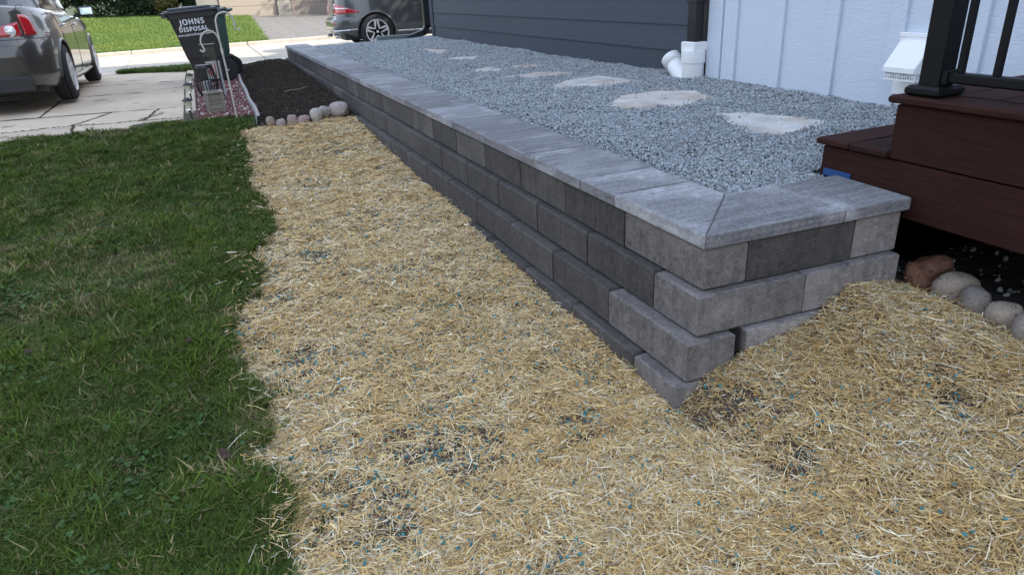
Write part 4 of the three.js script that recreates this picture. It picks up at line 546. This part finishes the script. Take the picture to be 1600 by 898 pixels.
// ------------------------------------------------------------------ wheeled bins
function bin(name, label, pos, turn, bodyM, lidM, text) { // local: opening to -x, handle and wheels to +x, printed side to +z
  const t = thing(name, label, 'trash bin', 'wheeled bins by the driveway', pos, turn), bw = [0.19, 0.22], tw = [0.31, 0.29], h = 0.93;
  const ring = (k, y, inset = 0) => { const x = lerp(bw[0], tw[0], k) - inset, z = lerp(bw[1], tw[1], k) - inset, r = 0.05, o = []; for (const [sx, sz, a0] of [[1, 1, 0], [-1, 1, 1], [-1, -1, 2], [1, -1, 3]]) for (let i = 0; i <= 3; i++) { const a = (a0 + i / 3) * Math.PI / 2; o.push([sx * (x - r) + r * Math.cos(a) + (1 - k) * 0.05, y, sz * (z - r) + r * Math.sin(a)]); } return o; };
  const loft = (rings) => { const p = [], ix = [], n = rings[0].length; rings.forEach((r) => r.forEach((q) => p.push(...q))); for (let j = 1; j < rings.length; j++) for (let i = 0; i < n; i++) { const a = (j - 1) * n + i, b = (j - 1) * n + (i + 1) % n; ix.push(a, a + n, b, b, a + n, b + n); } const c0 = p.length / 3; p.push(0.03, rings[0][0][1], 0); for (let i = 0; i < n; i++) ix.push(c0, i, (i + 1) % n); const g = new THREE.BufferGeometry(); g.setAttribute('position', new THREE.Float32BufferAttribute(p, 3)); g.setIndex(ix); const q = g.toNonIndexed(); q.computeVertexNormals(); return q; };
  part('body', loft([ring(0, 0.02, 0.02), ring(0.04, 0.05), ring(0.35, 0.33), ring(0.36, 0.335, -0.006), ring(0.62, 0.58, -0.006), ring(0.63, 0.585), ring(0.94, h - 0.07), ring(0.95, h - 0.065, -0.022), ring(1, h, -0.022)]), bodyM, t);
  const lid = part('lid', join(prism([[-0.35, -0.325], [0.33, -0.325], [0.33, 0.325], [-0.35, 0.325]], h + 0.002, h + 0.045, 0.012), prism([[-0.3, -0.28], [0.26, -0.28], [0.26, 0.28], [-0.3, 0.28]], h + 0.04, h + 0.075, 0.018), prism([[-0.385, -0.3], [-0.33, -0.3], [-0.33, 0.3], [-0.385, 0.3]], h - 0.035, h + 0.03, 0.01)), lidM, t); 
  part('handle', tube([[0.31, h - 0.03, 0.27], [0.4, h + 0.0, 0.25], [0.41, h, 0], [0.4, h, -0.25], [0.31, h - 0.03, -0.27]], 0.018, 24, 8), lidM, t);
  for (const s of [-1, 1]) { const w = part('wheel', new THREE.LatheGeometry([[0, -0.03], [0.1, -0.03], [0.13, -0.028], [0.14, -0.015], [0.14, 0.015], [0.13, 0.028], [0.1, 0.02], [0.03, 0.02], [0.02, 0.034], [0, 0.034]].map((q) => new THREE.Vector2(...q)), 28).rotateX(s * Math.PI / 2), rubber, t); w.position.set(0.27, 0.14, s * 0.27); part('hub_cap', new THREE.SphereGeometry(0.016, 10, 8).translate(0, 0, s * 0.034), mat([0.5, 0.5, 0.5], 0.4), w); }
  part('axle', new THREE.CylinderGeometry(0.012, 0.012, 0.5, 8).rotateX(Math.PI / 2).translate(0.27, 0.14, 0), black, t);
  if (text) { const m = mat([0.8, 0.81, 0.83], 0.6), tilt = Math.atan2(0.07, 0.91);
    for (const [s, size, y] of text) { const g = new TextGeometry(s, { font: T.font, size, depth: 0.002, curveSegments: 3 }); g.computeBoundingBox(); const w = g.boundingBox.max.x; g.translate(-w / 2, 0, 0); const o = part('lettering', g, m, t); const k = y / 0.91; o.position.set(-0.03, y, lerp(bw[1], tw[1], k) + 0.012); o.rotation.x = tilt; } }
  return t;
}
const blackBin = bin('trash_bin', 'black wheeled trash bin with white lettering beside the red stone bed', [-1.285, -0.315, -9.55], 0.02, gloss([0.022, 0.02, 0.02], 0.5), gloss([0.03, 0.03, 0.036], 0.4), [['JOHNS', 0.074, 0.785], ['DISPOSAL', 0.058, 0.7], ['www.johnsdisposal.com', 0.027, 0.645]]);
blackBin.rotation.z = 0.05; bin('trash_bin', 'green wheeled trash bin standing behind the black one', [-1.18, -0.32, -10.55], 0.05, gloss([0.06, 0.12, 0.095], 0.5), gloss([0.02, 0.05, 0.04], 0.4));
console.log('bins');
// ------------------------------------------------------------------ ornaments in the red stone bed
{
  const pale = mat([0.5, 0.47, 0.42], 0.5), t = thing('shepherd_hook', 'pale double shepherd hook pole leaning over the red stones', 'plant hook', null, [-1.134, -0.35, -5.78]);
  part('pole', tube([[0, -0.1, 0], [-0.005, 0.5, 0], [-0.012, 0.88, 0], [-0.005, 0.95, 0], [0.03, 0.99, 0], [0.075, 1.0, 0], [0.115, 0.985, 0], [0.145, 0.94, 0], [0.148, 0.88, 0], [0.155, 0.845, 0], [0.175, 0.835, 0], [0.192, 0.85, 0]], 0.0085, 70, 8), pale, t);
  part('hook', tube([[-0.008, 0.62, 0.004], [-0.012, 0.74, 0.004], [-0.03, 0.81, 0], [-0.075, 0.845, 0], [-0.12, 0.84, 0], [-0.165, 0.8, 0], [-0.178, 0.745, 0], [-0.165, 0.7, 0], [-0.16, 0.675, 0], [-0.18, 0.668, 0], [-0.2, 0.685, 0]], 0.008, 50, 8), pale, t);
  part('clamp', new THREE.CylinderGeometry(0.013, 0.013, 0.05, 10).translate(-0.008, 0.66, 0), pale, t);
}
{ // black caged garden lantern on a short stake
  const m = mat([0.012, 0.012, 0.012], 0.4), t = thing('cage_lantern', 'black barrel shaped wire cage lantern standing behind the wooden planter', 'lantern', null, [-1.335, -0.33, -6.9]), R = (y) => 0.055 + 0.055 * Math.sin(Math.PI * clamp((y - 0.1) / 0.36, 0, 1) * 0.86 + 0.35);
  const bars = []; for (let i = 0; i < 22; i++) { const a = i / 22 * 6.283, p = []; for (let k = 0; k <= 8; k++) { const y = 0.12 + 0.3 * k / 8; p.push([R(y) * Math.cos(a), y, R(y) * Math.sin(a)]); } bars.push(tube(p, 0.0055, 12, 5)); }
  part('cage', join(bars), m, t); part('top_cap', new THREE.CylinderGeometry(0.085, 0.095, 0.03, 24).translate(0, 0.432, 0), m, t); part('bottom_cap', new THREE.CylinderGeometry(0.062, 0.055, 0.03, 24).translate(0, 0.112, 0), m, t); part('stake', new THREE.CylinderGeometry(0.012, 0.012, 0.2, 8), m, t);
  const ins = [new THREE.CylinderGeometry(0.042, 0.042, 0.13, 16).translate(0, 0.21, 0)]; part('lamp_tube', join(ins), mat([0.55, 0.6, 0.65], 0.4), t); const rg = []; for (let i = 0; i < 8; i++) rg.push(new THREE.TorusGeometry(0.045, 0.003, 5, 20).rotateX(Math.PI / 2).translate(0, 0.15 + i * 0.017, 0)); part('coil', join(rg), m, t);
}
{ // tall glazed lantern with a red and white print
  const m = mat([0.015, 0.015, 0.016], 0.4), t = thing('glass_lantern', 'tall black framed lantern with red and white panel before the black bin', 'lantern', null, [-1.245, -0.33, -7.6]);
  const gs = []; for (const x of [-0.07, 0.07]) for (const z of [-0.07, 0.07]) gs.push(new THREE.BoxGeometry(0.014, 0.58, 0.014).translate(x, 0.31, z)); for (const y of [0.02, 0.6]) gs.push(box(-0.085, 0.085, y, y + 0.02, -0.085, 0.085, 0.003)); part('frame', join(gs), m, t);
  const rg = []; rg.push(new THREE.BoxGeometry(0.12, 0.2, 0.004).translate(0, 0.33, 0.06)); part('panel', rg[0], mat([0.62, 0.58, 0.55], 0.6), t); const st = []; for (let i = 0; i < 4; i++) st.push(new THREE.BoxGeometry(0.012, 0.15 + 0.02 * (i % 2), 0.003).rotateZ(0.35 - 0.12 * i).translate(-0.042 + i * 0.027, 0.33, 0.064)); part('stripe', join(st), mat([0.5, 0.05, 0.07], 0.6), t);
  part('glass', new THREE.BoxGeometry(0.128, 0.56, 0.003).translate(0, 0.31, 0.07), new THREE.MeshPhysicalMaterial({ color: C(0.9, 0.95, 0.95), roughness: 0.05, transmission: 1, thickness: 0 }), t);
  part('side_bar', new THREE.BoxGeometry(0.03, 0.42, 0.01).translate(0.085, 0.22, 0.05), mat([0.45, 0.46, 0.46], 0.4), t);
}
{ // weathered slatted planter box
  const m = [[0.3, 0.26, 0.22], [0.34, 0.3, 0.255], [0.27, 0.235, 0.2]].map((c) => mat(c, 0.9, { map: T.deckGrain })), t = thing('wooden_planter', 'small weathered grey wooden slatted planter box on the red stones', 'planter', null, [-1.3, -0.325, -6.29], 0.06), a = 0.075, h = 0.2;
  for (const x of [-1, 1]) for (const z of [-1, 1]) part('corner_post', box(x * a - 0.016, x * a + 0.016, 0, h + 0.012, z * a - 0.016, z * a + 0.016, 0.003), m[1], t);
  for (let k = 0; k < 4; k++) { const y0 = 0.01 + k * 0.046, y1 = y0 + 0.042; for (const s of [-1, 1]) { part('slat', box(-a + 0.017, a - 0.017, y0, y1, s * (a + 0.002) - 0.006, s * (a + 0.002) + 0.006, 0.002, k, s), m[k % 3], t); part('slat', box(s * (a + 0.002) - 0.006, s * (a + 0.002) + 0.006, y0, y1, -a + 0.017, a - 0.017, 0.002, k, s), m[(k + 1) % 3], t); } }
  for (const s of [-1, 1]) { part('rim', box(-a - 0.016, a + 0.016, h + 0.012, h + 0.024, s * a - 0.02, s * a + 0.02, 0.002), m[1], t); part('rim', box(s * a - 0.02, s * a + 0.02, h + 0.0125, h + 0.0245, -a + 0.021, a - 0.021, 0.002), m[1], t); }
}
[[-1.545, -6.02, 0.03, 'solar path light at the lawn corner of the red stones'], [-1.535, -7.5, 0.07, 'solar path light beside the wooden planter and kerb'], [-1.53, -8.7, -0.04, 'solar path light nearest the black trash bin']].forEach(([x, z, tilt, w]) => {
  const t = thing('solar_light', w, 'path light', 'solar lights along the driveway kerb', [x, -0.35, z]); t.rotation.z = tilt; const m = mat([0.02, 0.02, 0.022], 0.45);
  part('stake', new THREE.CylinderGeometry(0.011, 0.008, 0.16, 8).translate(0, 0.06, 0), m, t); part('lens', new THREE.CylinderGeometry(0.036, 0.03, 0.07, 16).translate(0, 0.175, 0), new THREE.MeshPhysicalMaterial({ color: C(0.75, 0.74, 0.65), roughness: 0.25, transmission: 0.5, thickness: 0 }), t); part('cap', join(new THREE.CylinderGeometry(0.042, 0.052, 0.018, 18).translate(0, 0.22, 0), new THREE.CylinderGeometry(0.02, 0.03, 0.014, 14).translate(0, 0.235, 0)), m, t); part('collar', new THREE.CylinderGeometry(0.02, 0.03, 0.02, 12).translate(0, 0.135, 0), chrome, t);
});
// ------------------------------------------------------------------ across the road: drive, garage, hedge, trees
{
  const d = sheet(axis([[0.6, 14, 0.5]]), axis([[-31.2, -20.6, 0.5]]), (x, z) => land(x + 0.001, z) + 0.03); structure('asphalt_drive', d, mat([0.24, 0.225, 0.21], 0.95, { map: T.asphalt }));
  const gy = land(4, -31), h = thing('garage_building', 'beige garage with two panelled doors beyond the road', 'garage');
  const wallM = mat([0.42, 0.36, 0.3], 0.9), brick = mat([0.36, 0.34, 0.32], 0.9, { map: T.concrete }), doorM = mat([0.34, 0.28, 0.225], 0.75), door2 = mat([0.2, 0.165, 0.145], 0.75), grooveM = mat([0.2, 0.17, 0.15], 0.9);  // darker door tone is the door with its shade put into the colour
  part('wall', box(-1.0, 9.0, gy - 0.6, gy + 3.2, -38, -31.5, 0), wallM, h);
  const door = (x0, x1, m) => { const dd = part('garage_door', box(x0, x1, gy - 0.05, gy + 2.2, -31.46, -31.42, 0), grooveM, h); for (let k = 0; k < 4; k++) { part('door_panel', box(x0 + 0.01, x1 - 0.01, gy - 0.03 + k * 0.55, gy + 0.512 + k * 0.55, -31.43, -31.395, 0.01), m, dd); } };
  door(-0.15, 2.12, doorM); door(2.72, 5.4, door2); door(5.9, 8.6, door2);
  for (const [a, b] of [[-1.0, -0.2], [2.17, 2.67], [5.45, 5.85]]) { const pl = part('pilaster', box(a, b, gy - 0.3, gy + 2.9, -31.5, -31.33, 0.01), brick, h); part('pilaster_base', box(a - 0.03, b + 0.03, gy - 0.3, gy + 0.62, -31.5, -31.28, 0.015), brick, pl); }
  part('lintel', box(-1.0, 9.0, gy + 2.25, gy + 2.9, -31.5, -31.36, 0.01), wallM, h);
  const rf = new THREE.Shape([[-38.6, 3.1], [-34.7, 5], [-30.8, 3.1], [-30.8, 3.28], [-34.7, 5.2], [-38.6, 3.28]].map((p) => new THREE.Vector2(p[0], p[1] + gy))); part('roof', boxUV(new THREE.ExtrudeGeometry(rf, { depth: 10.8, bevelEnabled: false }).rotateY(-Math.PI / 2).translate(9.4, 0, 0)), mat([0.09, 0.075, 0.065], 0.95), h);
}
function leafCloud(seed, n, rx, ry, rz, size, shell = 0.55, lumps = 7) { // many small leaves in clumps through an ellipsoid
  const r = rng(seed), p = [], nn = []; const cl = []; for (let i = 0; i < lumps; i++) { const a = r() * 6.283, e = Math.acos(1 - 2 * r()), k = shell + (0.85 - shell) * r(); cl.push([Math.sin(e) * Math.cos(a) * k, Math.cos(e) * k, Math.sin(e) * Math.sin(a) * k, 0.28 + 0.2 * r()]); }
  const a = new THREE.Vector3(), b = new THREE.Vector3(), q = new THREE.Vector3();
  for (let i = 0; i < n; i++) {
    const c = cl[Math.floor(r() * lumps)]; do q.set(r() * 2 - 1, r() * 2 - 1, r() * 2 - 1); while (q.lengthSq() > 1); q.multiplyScalar(c[3]).add(a.set(c[0], c[1], c[2])).multiply(b.set(rx, ry, rz));
    a.set(r() - 0.5, r() - 0.5, r() - 0.5).normalize(); b.set(r() - 0.5, r() - 0.5, r() - 0.5).cross(a).normalize(); const s = size * (0.6 + 0.8 * r());
    p.push(q.x - a.x * s, q.y - a.y * s, q.z - a.z * s, q.x + b.x * s * 0.45, q.y + b.y * s * 0.45, q.z + b.z * s * 0.45, q.x + a.x * s, q.y + a.y * s, q.z + a.z * s, q.x - a.x * s, q.y - a.y * s, q.z - a.z * s, q.x + a.x * s, q.y + a.y * s, q.z + a.z * s, q.x - b.x * s * 0.45, q.y - b.y * s * 0.45, q.z - b.z * s * 0.45);
  }
  const g = new THREE.BufferGeometry(); g.setAttribute('position', new THREE.Float32BufferAttribute(p, 3)); g.computeVertexNormals(); return g;
}
const leafMat = (c) => new THREE.MeshStandardMaterial({ color: C(...c), roughness: 0.75, side: THREE.DoubleSide });
const yewM = leafMat([0.03, 0.055, 0.02]), limeM = leafMat([0.16, 0.15, 0.04]), oakM = leafMat([0.07, 0.12, 0.03]), barkM = mat([0.3, 0.22, 0.16], 0.95, { map: T.rock, bumpMap: T.soilBump, bumpScale: 0.03 });
[[-7.2, -34.5, 1.5, 1.2, yewM, 'dark green yew bush beside the tree trunk across the road'], [-5.2, -34.2, 1.1, 1.15, yewM, 'rounded dark yew bush in the middle of the hedge'], [-3.4, -34.6, 1.25, 1.2, yewM, 'dark yew bush beside the yellow green shrub'], [-2.25, -34.0, 0.6, 0.8, limeM, 'yellow green shrub between the yew hedge and the garage'], [-9.8, -34.8, 1.6, 1.4, yewM, 'large yew bush at the far end of the hedge from the garage'], [-1.4, -34.4, 0.7, 1.0, yewM, 'narrow yew bush against the garage corner']].forEach(([x, z, w, hgt, m, lab], i) => {
  const t = thing('shrub', lab, 'shrub', 'shrubs across the road', [x, land(x, z), z]); part('foliage', leafCloud(800 + i, 9000, w * 1.05, hgt, w * 0.9, 0.075, 0.3, 16).translate(0, hgt * 0.85, 0), m, t); part('stem', new THREE.CylinderGeometry(0.05, 0.09, 0.8, 7).translate(0, 0.35, 0), barkM, t);
});
function tree(x, z, h, cr, seed, lab, trunkR = 0.22, n = 16000) {
  const t = thing('tree', lab, 'tree', 'street trees', [x, land(x, z) - 0.05, z]), r = rng(seed), gs = [], R = trunkR;
  gs.push(new THREE.LatheGeometry([[R * 1.5, 0], [R * 1.12, 0.25], [R, 0.8], [R * 0.85, h * 0.35], [R * 0.5, h * 0.6], [0.02, h * 0.85]].map((p) => new THREE.Vector2(...p)), 14));
  for (let i = 0; i < 7; i++) { const a = i * 2.4 + r(), y = h * (0.34 + 0.05 * i), l = cr * (0.6 + 0.3 * r()); gs.push(tube([[0, y, 0], [Math.cos(a) * l * 0.4, y + l * 0.3, Math.sin(a) * l * 0.4], [Math.cos(a) * l, y + l * 0.55, Math.sin(a) * l]], R * 0.28, 8, 6)); }
  part('trunk', join(gs), barkM, t); part('crown', leafCloud(seed + 1, n, cr, h * 0.36, cr, 0.13, 0.25, 30).translate(0, h * 0.68, 0), oakM, t);
}
tree(-7.5, -29.5, 8, 3.2, 900, 'tree with a tan trunk on the lawn before the dark hedge');
tree(12.6, -28.4, 10, 3.4, 910, 'leafy tree beside the asphalt drive across the road', 0.2, 12000);
tree(10.5, -16.5 + 4.5, 8, 2.6, 920, 'street tree behind the house throwing dappled shade on the road', 0.2, 9000);
tree(-12.2, -3, 9.5, 3.6, 930, 'added broad tree out of view beyond the lawn, blocking low sky light', 0.25, 9000);  // row from here on is added out of view to dim low sky light
tree(-12.8, 3.5, 10, 3.8, 940, 'added tall tree out of view, in the middle of the row blocking low sky light', 0.26, 9000);
tree(-12, 10, 9, 3.6, 950, 'added tree out of view, in the sky blocking row, farthest from the road', 0.24, 9000);
tree(-13.5, 0.3, 8, 3.2, 960, 'added slim tree out of view, closing the gap between the broad and the tall tree', 0.2, 7000);
console.log('background');
renderer.render(scene, camera);
